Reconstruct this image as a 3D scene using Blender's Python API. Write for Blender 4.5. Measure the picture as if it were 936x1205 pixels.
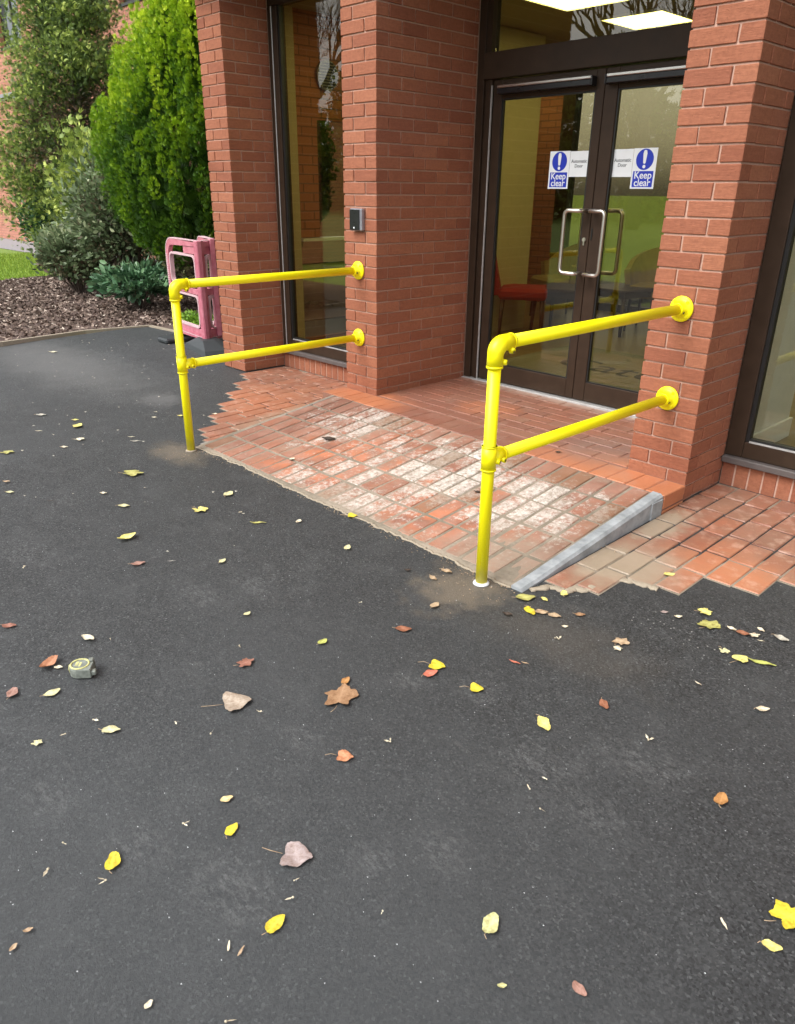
import bpy, bmesh, math, random
import numpy as np
from mathutils import Vector, Matrix, Euler
R_ = math.radians
random.seed(7); rng = np.random.default_rng(7)
scene = bpy.context.scene
COL = scene.collection
for o in list(bpy.data.objects): bpy.data.objects.remove(o)

# ------------------------------------------------------------------ camera
cd = bpy.data.cameras.new('camera'); cam = bpy.data.objects.new('camera', cd); COL.objects.link(cam)
scene.camera = cam
RX = Vector((0.6901741, 0.7235814, 0.0094702)); UX = Vector((-0.3009700, 0.2751240, 0.9130848)); BX = Vector((0.6580857, -0.6330378, 0.4076597))
m = Matrix.Identity(4)
for i in range(3):
    m[i][0] = RX[i]; m[i][1] = UX[i]; m[i][2] = BX[i]
m[0][3], m[1][3], m[2][3] = 3.93349, -3.57389, 1.30165
cam.matrix_world = m
cd.sensor_fit = 'VERTICAL'; cd.sensor_height = 24.0; cd.sensor_width = 24.0 * 936 / 1205
cd.lens = 887.54 / 1205 * 24.0
cd.shift_y = (620.37 - 602.5) / 1205; cd.shift_x = (468 - 466.61) / 1205
cd.clip_start = 0.05; cd.clip_end = 1000
scene.render.resolution_x = 795; scene.render.resolution_y = 1024

# ------------------------------------------------------------------ world, sun, exposure
SUN_EL, SUN_AZ = R_(52), R_(195)          # azimuth clockwise from +Y, the light comes from the open side behind the camera
w = bpy.data.worlds.new('World'); scene.world = w; w.use_nodes = True
nt = w.node_tree; nt.nodes.clear()
sky = nt.nodes.new('ShaderNodeTexSky'); sky.sky_type = 'NISHITA'; sky.sun_disc = False
sky.sun_elevation = SUN_EL; sky.sun_rotation = SUN_AZ; sky.dust_density = 3.0; sky.air_density = 1.0
hs = nt.nodes.new('ShaderNodeHueSaturation'); hs.inputs['Saturation'].default_value = 0.22; hs.inputs['Value'].default_value = 1.0
bg = nt.nodes.new('ShaderNodeBackground'); bg.inputs['Strength'].default_value = 0.15
ow = nt.nodes.new('ShaderNodeOutputWorld')
nt.links.new(sky.outputs[0], hs.inputs['Color']); nt.links.new(hs.outputs[0], bg.inputs['Color']); nt.links.new(bg.outputs[0], ow.inputs['Surface'])
sd = bpy.data.lights.new('sun', 'SUN'); sd.energy = 1.1; sd.angle = R_(40); sd.color = (1.0, 0.97, 0.93)
sun = bpy.data.objects.new('sun', sd); COL.objects.link(sun)
dirv = Vector((math.sin(SUN_AZ) * math.cos(SUN_EL), math.cos(SUN_AZ) * math.cos(SUN_EL), math.sin(SUN_EL)))
sun.rotation_euler = dirv.to_track_quat('Z', 'Y').to_euler()
scene.view_settings.view_transform = 'Standard'; scene.view_settings.look = 'None'
scene.view_settings.exposure = 1.1; scene.view_settings.gamma = 1.0

# ------------------------------------------------------------------ node helpers
class NT:
    def __init__(s, name):
        s.m = bpy.data.materials.new(name); s.m.use_nodes = True; s.t = s.m.node_tree; s.t.nodes.clear()
        s.out = s.n('ShaderNodeOutputMaterial')
    def n(s, typ, **kw):
        x = s.t.nodes.new(typ)
        for k, v in kw.items(): setattr(x, k, v)
        return x
    def put(s, sock, v):
        if isinstance(v, bpy.types.NodeSocket): s.t.links.new(v, sock)
        elif isinstance(v, (tuple, list)) and len(v) == 3 and sock.type == 'RGBA': sock.default_value = (*v, 1)
        else: sock.default_value = v
    def pos(s):
        if not hasattr(s, '_p'): s._p = s.n('ShaderNodeNewGeometry').outputs['Position']
        return s._p
    def objc(s):
        """object coordinates shifted by the object's random number, so that shared meshes do not repeat"""
        if not hasattr(s, '_o'):
            tc = s.n('ShaderNodeTexCoord').outputs['Object']; oi = s.n('ShaderNodeObjectInfo'); s._r = oi.outputs['Random']
            mu = s.math('MULTIPLY', s._r, 37.0)
            v = s.n('ShaderNodeVectorMath', operation='ADD'); s.put(v.inputs[0], tc); s.put(v.inputs[1], mu); s._o = v.outputs[0]
        return s._o
    def rand(s): s.objc(); return s._r
    def mapv(s, v, scale):
        x = s.n('ShaderNodeMapping'); s.put(x.inputs['Vector'], v); x.inputs['Scale'].default_value = scale; return x.outputs[0]
    def noise(s, v, scale, detail=4, rough=.55, col=False, dist=0):
        x = s.n('ShaderNodeTexNoise'); s.put(x.inputs['Vector'], v); x.inputs['Scale'].default_value = scale
        x.inputs['Detail'].default_value = detail; x.inputs['Roughness'].default_value = rough; x.inputs['Distortion'].default_value = dist
        return x.outputs['Color' if col else 'Fac']
    def voro(s, v, scale, out='Distance', feat='F1'):
        x = s.n('ShaderNodeTexVoronoi', feature=feat); s.put(x.inputs['Vector'], v); x.inputs['Scale'].default_value = scale; return x.outputs[out]
    def ramp(s, f, stops, interp='LINEAR'):
        x = s.n('ShaderNodeValToRGB'); s.put(x.inputs[0], f); e = x.color_ramp.elements; x.color_ramp.interpolation = interp
        while len(e) < len(stops): e.new(.5)
        for i, (p, c) in enumerate(stops):
            e[i].position = p; e[i].color = (*c, 1) if isinstance(c, (tuple, list)) else (c, c, c, 1)
        return x.outputs[0]
    def mix(s, f, a, b, mode='MIX'):
        x = s.n('ShaderNodeMix', data_type='RGBA', blend_type=mode); s.put(x.inputs[0], f); s.put(x.inputs[6], a); s.put(x.inputs[7], b); return x.outputs[2]
    def math(s, op, a, b=0.0, clamp=False):
        x = s.n('ShaderNodeMath', operation=op, use_clamp=clamp); s.put(x.inputs[0], a); s.put(x.inputs[1], b); return x.outputs[0]
    def blob(s, c, rad, soft=.5, wob=.5, stretch=(1, 1, 1)):
        """stain round a place: 1 inside, fading out, with a ragged outline"""
        v = s.n('ShaderNodeVectorMath', operation='SUBTRACT'); s.put(v.inputs[0], s.pos()); v.inputs[1].default_value = c
        v2 = s.n('ShaderNodeVectorMath', operation='MULTIPLY'); s.put(v2.inputs[0], v.outputs[0]); v2.inputs[1].default_value = stretch
        l = s.n('ShaderNodeVectorMath', operation='LENGTH'); s.put(l.inputs[0], v2.outputs[0])
        d = s.math('DIVIDE', l.outputs['Value'], rad)
        nz = s.math('MULTIPLY', s.math('SUBTRACT', s.noise(s.pos(), 3.0 / rad, 5), .5), wob * 2)
        d = s.math('ADD', d, nz)
        mr = s.n('ShaderNodeMapRange'); mr.interpolation_type = 'SMOOTHSTEP'; s.put(mr.inputs[0], d)
        mr.inputs[1].default_value = 1.0; mr.inputs[2].default_value = 1.0 - soft; mr.inputs[3].default_value = 0; mr.inputs[4].default_value = 1
        return mr.outputs[0]
    def bump(s, h, strength=.3, dist=.002, nrm=None):
        x = s.n('ShaderNodeBump'); s.put(x.inputs['Height'], h); x.inputs['Strength'].default_value = strength; x.inputs['Distance'].default_value = dist
        if nrm is not None: s.put(x.inputs['Normal'], nrm)
        return x.outputs[0]
    def bsdf(s, color, rough=.6, normal=None, metal=0, spec=None, coat=None, emis=None, estr=0, trans=None):
        b = s.n('ShaderNodeBsdfPrincipled'); s.put(b.inputs['Base Color'], color); s.put(b.inputs['Roughness'], rough); b.inputs['Metallic'].default_value = metal
        if spec is not None: s.put(b.inputs['Specular IOR Level'], spec)
        if coat is not None: b.inputs['Coat Weight'].default_value = coat
        if normal is not None: s.put(b.inputs['Normal'], normal)
        if emis is not None: s.put(b.inputs['Emission Color'], emis); b.inputs['Emission Strength'].default_value = estr
        s.t.links.new(b.outputs[0], s.out.inputs[0]); s.b = b
        return s.m

def simple(name, c, rough=.5, metal=0, var=.12, scale=20, bump=.0, coat=None, spec=None):
    k = NT(name); nz = k.noise(k.objc(), scale, 4)
    col = k.mix(k.ramp(nz, [(.3, 0), (.7, 1)]), tuple(x * (1 - var) for x in c), tuple(min(1, x * (1 + var)) for x in c))
    r = k.math('ADD', k.math('MULTIPLY', nz, .2), rough - .1)
    return k.bsdf(col, r, k.bump(nz, bump) if bump else None, metal, coat=coat, spec=spec)

M = {}
# bricks of the piers: red wire-cut facings
def brick_mat(name, base, dark, light, facing_wear=True):
    k = NT(name); o = k.objc()
    c = k.ramp(k.rand(), [(0, dark), (.35, base), (.7, base), (1, light)])
    fine = k.noise(o, 55, 5, .7); drag = k.noise(k.mapv(o, (14, 14, 130)), 1.0, 4, .7)
    c = k.mix(k.math('MULTIPLY', k.ramp(fine, [(.35, 1), (.6, 0)]), .38), c, tuple(x * .5 for x in dark))
    c = k.mix(k.math('MULTIPLY', k.ramp(drag, [(.5, 0), (.75, 1)]), .30), c, tuple(min(1, x * 1.45) for x in light))
    pits = k.ramp(k.voro(o, 150), [(.06, 1), (.22, 0)]); pm = k.math('MULTIPLY', pits, k.ramp(k.noise(o, 24), [(.52, 0), (.62, 1)]))
    c = k.mix(k.math('MULTIPLY', pm, .8), c, (.07, .025, .018))
    blot = k.ramp(k.noise(k.pos(), 2.2, 5), [(.35, 0), (.75, 1)])
    c = k.mix(k.math('MULTIPLY', blot, .22), c, (.42, .17, .11))
    # mortar bloom left along lower courses
    h = k.math('ADD', k.math('MULTIPLY', fine, .6), k.math('SUBTRACT', k.math('MULTIPLY', drag, .8), pm))
    return k.bsdf(c, .86, k.bump(h, .8, .004), spec=.25)
M['brick'] = brick_mat('red_brick', (.335, .124, .068), (.27, .092, .052), (.385, .152, .084))
k = NT('pink_mortar'); nz = k.noise(k.pos(), 90, 4)
M['mortar'] = k.bsdf(k.mix(nz, (.44, .27, .20), (.63, .42, .335)), .9, k.bump(nz, .4, .002), spec=.2)

# paving bricks
def paver_mat(name, extra):
    k = NT(name); o = k.objc()
    c = k.ramp(k.rand(), [(0, (.21, .065, .04)), (.3, (.31, .10, .055)), (.6, (.40, .125, .06)), (.85, (.30, .12, .08)), (1, (.36, .17, .10))])
    fine = k.noise(o, 60, 5, .7); mid = k.noise(k.pos(), 9, 5)
    c = k.mix(k.math('MULTIPLY', k.ramp(fine, [(.4, 0), (.65, 1)]), .35), c, (.16, .06, .045))
    c = k.mix(k.math('MULTIPLY', k.ramp(mid, [(.4, 0), (.7, 1)]), .5), c, (.27, .15, .11))
    r = .62
    c, r = extra(k, o, c, fine, mid)
    return k.bsdf(c, r, k.bump(k.math('ADD', fine, k.math('MULTIPLY', mid, .6)), .5, .003), spec=.4)
def ramp_extra(k, o, c, fine, mid):
    orange = k.math('MULTIPLY', k.math('MAXIMUM', k.blob((.75, -.95, -.13), .75, .9, .4), k.blob((1.6, -1.0, -.13), .6, .9, .4)), k.ramp(k.noise(k.pos(), 7), [(.4, 0), (.6, 1)]))
    c = k.mix(.46, c, (.27, .145, .10))
    c = k.mix(k.math('MULTIPLY', orange, .70), c, (.56, .18, .075))
    pinkish = k.math('MULTIPLY', k.ramp(k.noise(k.pos(), 5.5, 5), [(.45, 0), (.65, 1)]), .5)
    c = k.mix(pinkish, c, (.42, .24, .18))
    # lime bloom: patchy crust, strongest in the middle right
    zone = k.math('MAXIMUM', k.blob((1.30, -.66, -.1), .60, .8, .35), k.blob((1.95, -.72, -.1), .52, .8, .35))
    zone = k.math('MAXIMUM', zone, k.math('MULTIPLY', k.blob((.45, -.45, -.1), .75, .9, .4), .50))
    zone = k.math('MAXIMUM', zone, k.math('MULTIPLY', k.blob((1.1, -1.10, -.16), .9, .9, .4), .60))
    zone = k.math('ADD', zone, .14)
    per = k.ramp(k.math('FRACT', k.math('MULTIPLY', k.rand(), 7.31)), [(.0, .28), (.3, .45), (.75, .78), (1, 1)])
    t1 = k.noise(k.pos(), 38, 6, .75); t2 = k.noise(k.pos(), 9, 4, .6)
    tex = k.math('ADD', k.math('MULTIPLY', t1, .65), k.math('MULTIPLY', t2, .35))
    f = k.math('ADD', k.math('MULTIPLY', k.math('SUBTRACT', tex, .5), 2.6), k.math('SUBTRACT', k.math('MULTIPLY', k.math('MULTIPLY', zone, per), .85), .16))
    f = k.ramp(f, [(.10, 0), (.30, .75), (.6, 1)])
    wc = k.mix(k.ramp(k.noise(k.pos(), 48, 6, .8), [(.38, 0), (.62, 1)]), (.27, .225, .175), (.80, .77, .71))
    c = k.mix(k.math('MULTIPLY', f, .88), c, wc)
    grime = k.ramp(k.noise(k.pos(), 16, 7, .75), [(.45, 0), (.62, 1)])
    c = k.mix(k.math('MULTIPLY', grime, .34), c, (.20, .145, .10))
    cem = k.math('MAXIMUM', k.blob((2.15, -1.22, -.18), .42, .7, .5), k.blob((1.2, -1.31, -.18), .09, .8, .9, (.12, 1, 1)))
    cem = k.math('MAXIMUM', cem, k.math('MULTIPLY', k.ramp(k.noise(k.pos(), 4.2, 6, .65), [(.54, 0), (.66, 1)]), .65))
    cem = k.math('MULTIPLY', cem, k.ramp(k.noise(k.pos(), 50, 5, .8), [(.3, .6), (.6, 1)]))
    c = k.mix(k.math('MULTIPLY', cem, .78), c, k.mix(t1, (.22, .17, .12), (.38, .32, .25)))
    dark = k.math('MULTIPLY', k.ramp(k.math('FRACT', k.math('MULTIPLY', k.rand(), 3.77)), [(.86, 0), (.9, 1)]), .55)
    c = k.mix(dark, c, (.20, .11, .055))
    return c, .7
def porch_extra(k, o, c, fine, mid):
    c = k.mix(.66, c, (.225, .105, .075))
    ob = k.math('MAXIMUM', k.blob((-.02, -.13, -.04), .42, .7, .3, (.8, 1.3, 1)), k.blob((2.05, -.12, -.05), .62, .6, .25, (.75, 1.6, 1)))
    ob = k.math('MAXIMUM', ob, k.math('MULTIPLY', k.blob((.75, .35, -.04), .3, .8, .5), .5))
    c = k.mix(k.math('MULTIPLY', ob, .85), c, k.mix(fine, (.46, .15, .065), (.60, .24, .115)))
    du = k.math('MULTIPLY', k.blob((1.0, .92, -.04), .16, .9, .6, (.1, 1, 1)), .8)
    du = k.math('MAXIMUM', du, k.math('MULTIPLY', k.ramp(k.noise(k.pos(), 5, 6, .65), [(.55, 0), (.75, 1)]), .35))
    c = k.mix(du, c, (.42, .30, .24))
    g = k.blob((1.75, .12, -.05), .42, .8, .3)
    c = k.mix(k.math('MULTIPLY', g, .6), c, (.20, .13, .11))
    return c, .42
def low_extra(k, o, c, fine, mid):
    c = k.mix(.38, c, (.27, .14, .095))
    bl = k.ramp(k.noise(k.pos(), 11, 6, .7), [(.42, 0), (.60, 1)])
    c = k.mix(k.math('MULTIPLY', bl, .4), c, (.21, .125, .085))
    ob = k.math('MAXIMUM', k.blob((2.85, -.62, -.17), .40, .9, .4), k.math('MULTIPLY', k.blob((-.8, -.5, -.17), .8, .9, .4), .6))
    c = k.mix(k.math('MULTIPLY', ob, .55), c, (.55, .21, .10))
    wet = k.math('MULTIPLY', k.ramp(k.noise(k.pos(), 14, 6, .7), [(.52, 0), (.7, 1)]), .4)
    c = k.mix(wet, c, (.68, .48, .38))
    cem = k.math('MAXIMUM', k.blob((2.50, -.85, -.17), .36, .7, .35), k.blob((2.42, -.35, -.17), .14, .7, .5, (1, .4, 1)))
    cem = k.math('MAXIMUM', cem, k.math('MULTIPLY', k.blob((-.35, -.5, -.17), .2, .8, .5, (1, .3, 1)), .5))
    c = k.mix(k.math('MULTIPLY', cem, .93), c, k.mix(mid, (.27, .22, .16), (.38, .31, .23)))
    return c, .38
M['ramp_paver'] = paver_mat('ramp_paving_brick', ramp_extra)
M['porch_paver'] = paver_mat('porch_paving_brick', porch_extra)
M['low_paver'] = paver_mat('lower_paving_brick', low_extra)
k = NT('paving_mortar'); nz = k.noise(k.pos(), 45, 6, .7); n2 = k.noise(k.pos(), 4, 4)
M['bed'] = k.bsdf(k.mix(k.ramp(n2, [(.4, 0), (.6, 1)]), k.mix(nz, (.13, .11, .08), (.27, .235, .18)), k.mix(nz, (.18, .15, .11), (.40, .34, .27))), .9, k.bump(nz, .6, .004), spec=.2)
k = NT('porch_joint'); nz = k.noise(k.pos(), 45, 6, .7)
M['porch_bed'] = k.bsdf(k.mix(nz, (.20, .085, .055), (.32, .18, .13)), .9, k.bump(nz, .4, .003), spec=.2)
k = NT('kerb_concrete'); nz = k.noise(k.pos(), 12, 6, .65); n2 = k.noise(k.pos(), 120, 3)
M['concrete'] = k.bsdf(k.mix(k.math('MULTIPLY', k.ramp(nz, [(.35, 0), (.65, 1)]), .7), (.24, .26, .27), (.46, .49, .51)), .75, k.bump(k.math('ADD', nz, k.math('MULTIPLY', n2, .3)), .5, .004), spec=.3)
k = NT('sandy_mortar'); nz = k.noise(k.pos(), 70, 6, .7)
M['edge'] = k.bsdf(k.mix(nz, (.22, .18, .13), (.46, .40, .31)), .95, k.bump(nz, .6, .004), spec=.15)

# asphalt
k = NT('asphalt'); P = k.pos()
fine = k.noise(P, 190, 7, .9); agg = k.voro(P, 185, 'Color'); big = k.noise(P, 1.1, 6, .6); mid = k.noise(P, 6, 6, .65)
c = k.mix(k.ramp(fine, [(.38, 0), (.62, 1)]), (.007, .008, .0085), (.080, .085, .087))
vs = k.n('ShaderNodeSeparateColor'); k.put(vs.inputs[0], agg)
c = k.mix(.62, c, k.ramp(vs.outputs[0], [(0, (.010, .011, .011)), (.35, (.036, .038, .038)), (.75, (.066, .070, .071)), (.93, (.105, .110, .111)), (1, (.20, .21, .21))]))
c = k.mix(k.math('MULTIPLY', k.ramp(vs.outputs[1], [(.82, 0), (.90, 1)]), .8), c, (.006, .006, .007))
# rare pale stone chips
vd = k.voro(P, 60, 'Distance'); vc = k.n('ShaderNodeSeparateColor'); k.put(vc.inputs[0], k.voro(P, 60, 'Color'))
chip = k.math('MULTIPLY', k.ramp(vd, [(.14, 1), (.22, 0)]), k.ramp(vc.outputs[2], [(.93, 0), (.94, 1)]))
c = k.mix(k.math('MULTIPLY', chip, .85), c, (.42, .42, .40))
# traffic dust, more towards the viewer, thin streaks
c = k.mix(k.math('MULTIPLY', k.ramp(big, [(.38, 0), (.7, 1)]), .34), c, (.095, .103, .107))
c = k.mix(k.math('MULTIPLY', k.ramp(mid, [(.50, 0), (.75, 1)]), .30), c, (.125, .13, .13))
pit = k.math('MULTIPLY', k.ramp(k.voro(P, 62), [(.12, 1), (.32, 0)]), k.ramp(k.noise(P, 9, 5, .7), [(.48, 0), (.60, 1)]))
c = k.mix(k.math('MULTIPLY', pit, .8), c, (.006, .006, .007))
c = k.mix(k.math('MULTIPLY', k.ramp(k.noise(P, .55, 4, .5), [(.42, 0), (.62, 1)]), .35), c, (.035, .036, .036))
pale = k.blob((2.9, -3.6, -.19), 2.2, .9, .15)
c = k.mix(k.math('MULTIPLY', pale, .42), c, (.125, .137, .143))
scuff = k.noise(k.mapv(P, (3, 11, 3)), 2.5, 7, .75)
c = k.mix(k.math('MULTIPLY', k.ramp(scuff, [(.62, 0), (.74, 1)]), .30), c, (.27, .27, .26))
c = k.mix(k.math('MULTIPLY', k.math('MULTIPLY', k.blob((1.0, -3.0, -.19), 2.2, .9, .2), k.ramp(k.noise(P, 10, 7, .8), [(.60, 0), (.70, 1)])), .30), c, (.30, .30, .30))
scf = None
for (sx, sy), rr_ in zip([(2.50, -3.07), (2.76, -2.97), (2.94, -2.67), (2.19, -3.17), (1.56, -2.10), (2.46, -2.09), (2.66, -1.98), (3.02, -2.11), (0.14, -2.29), (-3.25, -0.51), (0.61, -2.67), (3.22, -2.15), (1.46, -2.31), (2.45, -2.53), (3.02, -2.53), (3.21, -1.88)], [.16, .2, .12, .15, .2, .12, .14, .2, .14, .2, .22, .16, .18, .12, .14, .2]):
    bl = k.blob((sx, sy, -.19), rr_, .95, .5, (1, 1.5, 1)); scf = bl if scf is None else k.math('MAXIMUM', scf, bl)
scf = k.math('MULTIPLY', scf, k.ramp(k.noise(k.mapv(P, (30, 62, 30)), 1.0, 8, .85), [(.48, 0), (.60, 1)]))
c = k.mix(k.math('MULTIPLY', scf, .26), c, (.34, .345, .34))
# dusty swathe across the far end, dark fresh patch by the left paving
sw = k.blob((-3.2, -1.0, -.17), .75, .9, .25, (.33, 1.1, 1))
c = k.mix(k.math('MULTIPLY', sw, .55), c, (.17, .17, .165))
c = k.mix(k.math('MULTIPLY', k.blob((-1.4, -.95, -.17), .22, .8, .5, (.8, 1, 1)), .5), c, (.16, .16, .158))
tan = k.math('MAXIMUM', k.blob((2.16, -1.50, -.19), .25, .85, .75, (1, .9, 1)), k.math('MULTIPLY', k.blob((2.62, -1.50, -.19), .42, .95, .5, (.8, 1.6, 1)), .25))
tan = k.math('MAXIMUM', tan, k.math('MULTIPLY', k.blob((-.20, -1.48, -.19), .25, .8, .5, (.7, 1.3, 1)), .8))
c = k.mix(k.math('MULTIPLY', tan, k.math('ADD', k.math('MULTIPLY', fine, .5), .45)), c, (.22, .18, .13))
h = k.math('ADD', k.math('MULTIPLY', fine, 1.0), k.math('MULTIPLY', k.math('ADD', vs.outputs[0], vs.outputs[1]), .25))
rough = k.math('ADD', k.math('MULTIPLY', fine, .25), .50)
M['asphalt'] = k.bsdf(c, rough, k.bump(h, 1.0, .006), spec=.4)

k = NT('bark_soil'); nz = k.noise(k.pos(), 30, 6, .8)
M['mulch'] = k.bsdf(k.mix(nz, (.05, .03, .025), (.20, .135, .11)), .95, k.bump(nz, 1, .02))
k = NT('turf'); nz = k.noise(k.pos(), 5, 6, .7)
M['turf'] = k.bsdf(k.mix(nz, (.10, .17, .02), (.20, .30, .045)), .9, k.bump(k.noise(k.pos(), 80), .8, .01))
M['path'] = simple('path_concrete', (.25, .25, .26), .8, bump=.3)

def glass_mat(name, tint, f0=.045, gain=1.0):
    k = NT(name); tr = k.n('ShaderNodeBsdfTransparent'); tr.inputs[0].default_value = (*tint, 1)
    gl = k.n('ShaderNodeBsdfGlossy'); gl.inputs['Roughness'].default_value = 0.0; gl.inputs['Color'].default_value = (1, 1, 1, 1)
    ge = k.n('ShaderNodeNewGeometry'); dt = k.n('ShaderNodeVectorMath', operation='DOT_PRODUCT'); k.put(dt.inputs[0], ge.outputs['Incoming']); k.put(dt.inputs[1], ge.outputs['Normal'])
    c = k.math('ABSOLUTE', dt.outputs['Value']); f = k.math('POWER', k.math('SUBTRACT', 1.0, c, True), 5.0)
    f = k.math('ADD', k.math('MULTIPLY', f, 1 - f0), f0); f = k.math('MULTIPLY', f, gain, True)
    k.put(gl.inputs['Normal'], k.bump(k.noise(k.pos(), 2.5, 2), .04, .02))
    mx = k.n('ShaderNodeMixShader'); k.put(mx.inputs[0], f); k.put(mx.inputs[1], tr.outputs[0]); k.put(mx.inputs[2], gl.outputs[0])
    k.t.links.new(mx.outputs[0], k.out.inputs[0]); return k.m
M['glass'] = glass_mat('bronze_tinted_glass', (.77, .74, .63), .05, 1.1)      # two faces per pane, so the tint counts twice
M['clearglass'] = glass_mat('clear_glass', (.90, .90, .84), .045, 1.0)
M['frame'] = simple('brown_aluminium', (.040, .024, .015), .5, 0, .15, 12, spec=.22)
M['gasket'] = simple('black_gasket', (.01, .01, .01), .5)
M['sill'] = simple('grey_brown_sill', (.10, .085, .08), .5)
k = NT('brushed_steel'); M['steel'] = k.bsdf((.66, .64, .60), .34, metal=1.0)
M['alu'] = simple('grey_aluminium', (.46, .46, .45), .45, .3, .15, 30)
k = NT('yellow_paint'); nz = k.noise(k.pos(), 26, 5, .6); n3 = k.noise(k.pos(), 240, 2)
c = k.mix(k.math('MULTIPLY', k.ramp(nz, [(.35, 0), (.7, 1)]), .25), (1.0, .90, .003), (.97, .83, .002))
c = k.mix(k.math('MULTIPLY', k.ramp(k.noise(k.pos(), 60, 6, .8), [(.64, 0), (.72, 1)]), .35), c, (.40, .30, .05))
scr = k.noise(k.mapv(k.pos(), (90, 18, 90)), 1.0, 5, .8); c = k.mix(k.math('MULTIPLY', k.ramp(scr, [(.66, 0), (.72, 1)]), .45), c, (.62, .54, .26))
c = k.mix(k.math('MULTIPLY', k.math('MAXIMUM', k.blob((2.181, -1.395, -.19), .13, .9, .5), k.blob((-.18, -1.395, -.19), .13, .9, .5)), .45), c, (.42, .34, .12))
M['yellow'] = k.bsdf(c, .38, k.bump(k.math('ADD', nz, k.math('MULTIPLY', n3, .25)), .18, .002), spec=.45)
M['screw'] = simple('dark_screw', (.16, .12, .02), .6)
M['white'] = simple('white_plastic', (.75, .78, .80), .5, var=.03)
M['blue'] = simple('sign_blue', (.008, .03, .42), .5, var=.03)
M['black'] = simple('black_plastic', (.012, .012, .014), .3)
M['lead'] = simple('grey_metal_plate', (.28, .28, .31), .4, .4)
M['ink'] = simple('grey_ink', (.11, .12, .13), .6)
k = NT('barrier_plastic'); nz = k.noise(k.pos(), 14, 5)
M['pink'] = k.bsdf(k.mix(k.ramp(nz, [(.35, 0), (.7, 1)]), (.46, .12, .165), (.60, .22, .27)), .5, k.bump(nz, .1))
M['pinkpale'] = simple('worn_barrier_edge', (.62, .42, .44), .6)
M['rubber'] = simple('black_rubber_base', (.03, .036, .038), .6, bump=.3)
M['cream'] = simple('cream_wall_paint', (.50, .45, .31), .8, var=.04)
M['whitewall'] = simple('white_interior_wall', (.66, .68, .68), .8, var=.04)
M['ceiling'] = simple('ceiling_tile', (.30, .25, .16), .9, var=.06)
k = NT('interior_floor'); nz = k.noise(k.pos(), 3, 5)
M['floor'] = k.bsdf(k.mix(nz, (.16, .12, .07), (.26, .20, .12)), .35, spec=.5)
M['mat'] = simple('grey_door_mat', (.20, .20, .18), .95, var=.1, scale=90)
M['matletter'] = simple('mat_letter_blue', (.03, .055, .075), .9)
k = NT('light_panel')
M['panel'] = k.bsdf((.9, .88, .6), .6, emis=(1.0, .93, .34), estr=4.4)
k = NT('far_brickwork')
def brick_tex(name, vec_swap, c1, c2, mo):
    k = NT(name); sp = k.n('ShaderNodeSeparateXYZ'); k.put(sp.inputs[0], k.pos()); cb = k.n('ShaderNodeCombineXYZ')
    k.put(cb.inputs[0], sp.outputs[vec_swap]); k.put(cb.inputs[1], sp.outputs[2])
    b = k.n('ShaderNodeTexBrick'); k.put(b.inputs['Vector'], cb.outputs[0]); b.inputs['Scale'].default_value = 1
    b.inputs['Brick Width'].default_value = .225; b.inputs['Row Height'].default_value = .075; b.inputs['Mortar Size'].default_value = .006; b.inputs['Mortar Smooth'].default_value = .1
    k.put(b.inputs['Color1'], c1); k.put(b.inputs['Color2'], c2); k.put(b.inputs['Mortar'], mo)
    nz = k.noise(k.pos(), 30, 4)
    return k.bsdf(k.mix(k.math('MULTIPLY', nz, .3), b.outputs[0], c1), .9, k.bump(b.outputs['Fac'], .4, .005))
M['farbrick'] = brick_tex('far_red_brickwork', 0, (.42, .17, .115), (.50, .23, .16), (.26, .14, .11))
M['wallbrick'] = brick_tex('upper_red_brickwork', 0, (.38, .12, .065), (.45, .15, .08), (.55, .36, .28))
M['inbrick'] = brick_tex('indoor_brickwork_side', 1, (.34, .13, .07), (.42, .17, .09), (.16, .08, .05))
M['inbrickx'] = brick_tex('indoor_brickwork_back', 0, (.30, .12, .07), (.36, .15, .08), (.13, .07, .045))
M['darkglass'] = simple('dark_window_glass', (.05, .06, .07), .08, 0)
M['redfab'] = simple('red_fabric', (.26, .006, .010), .8)
M['olive'] = simple('olive_brown_fabric', (.34, .26, .11), .8)
M['darkwood'] = simple('dark_wood', (.035, .012, .010), .4)
M['carwhite'] = simple('white_car_paint', (.75, .76, .78), .3)
M['barkm'] = simple('bark', (.09, .065, .05), .9, bump=.6)
M['barkgrey'] = simple('grey_bark', (.13, .115, .10), .9, bump=.6)
M['hedge'] = simple('far_hedge_foliage', (.10, .11, .03), .9, var=.4, scale=3)

def leaf_mat(name, stops, rough=.55, transl=.25):
    k = NT(name); at = k.n('ShaderNodeAttribute', attribute_name='tint')
    c = k.ramp(at.outputs['Fac'], stops)
    m = k.bsdf(c, rough, spec=.35)
    tl = k.n('ShaderNodeBsdfTranslucent'); k.put(tl.inputs[0], c)
    mx = k.n('ShaderNodeMixShader'); mx.inputs[0].default_value = transl
    k.put(mx.inputs[1], k.b.outputs[0]); k.put(mx.inputs[2], tl.outputs[0]); k.t.links.new(mx.outputs[0], k.out.inputs[0])
    return m
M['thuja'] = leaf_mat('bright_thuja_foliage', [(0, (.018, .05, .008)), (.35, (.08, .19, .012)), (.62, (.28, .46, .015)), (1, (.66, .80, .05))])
M['conifer'] = leaf_mat('dull_conifer_foliage', [(0, (.15, .09, .06)), (.16, (.03, .055, .022)), (.5, (.13, .20, .055)), (.78, (.34, .44, .10)), (1, (.62, .70, .18))], .55, .12)
M['greyshrub'] = leaf_mat('grey_green_foliage', [(0, (.15, .11, .07)), (.3, (.08, .12, .055)), (.7, (.21, .28, .14)), (1, (.46, .50, .30))], .4)
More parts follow.
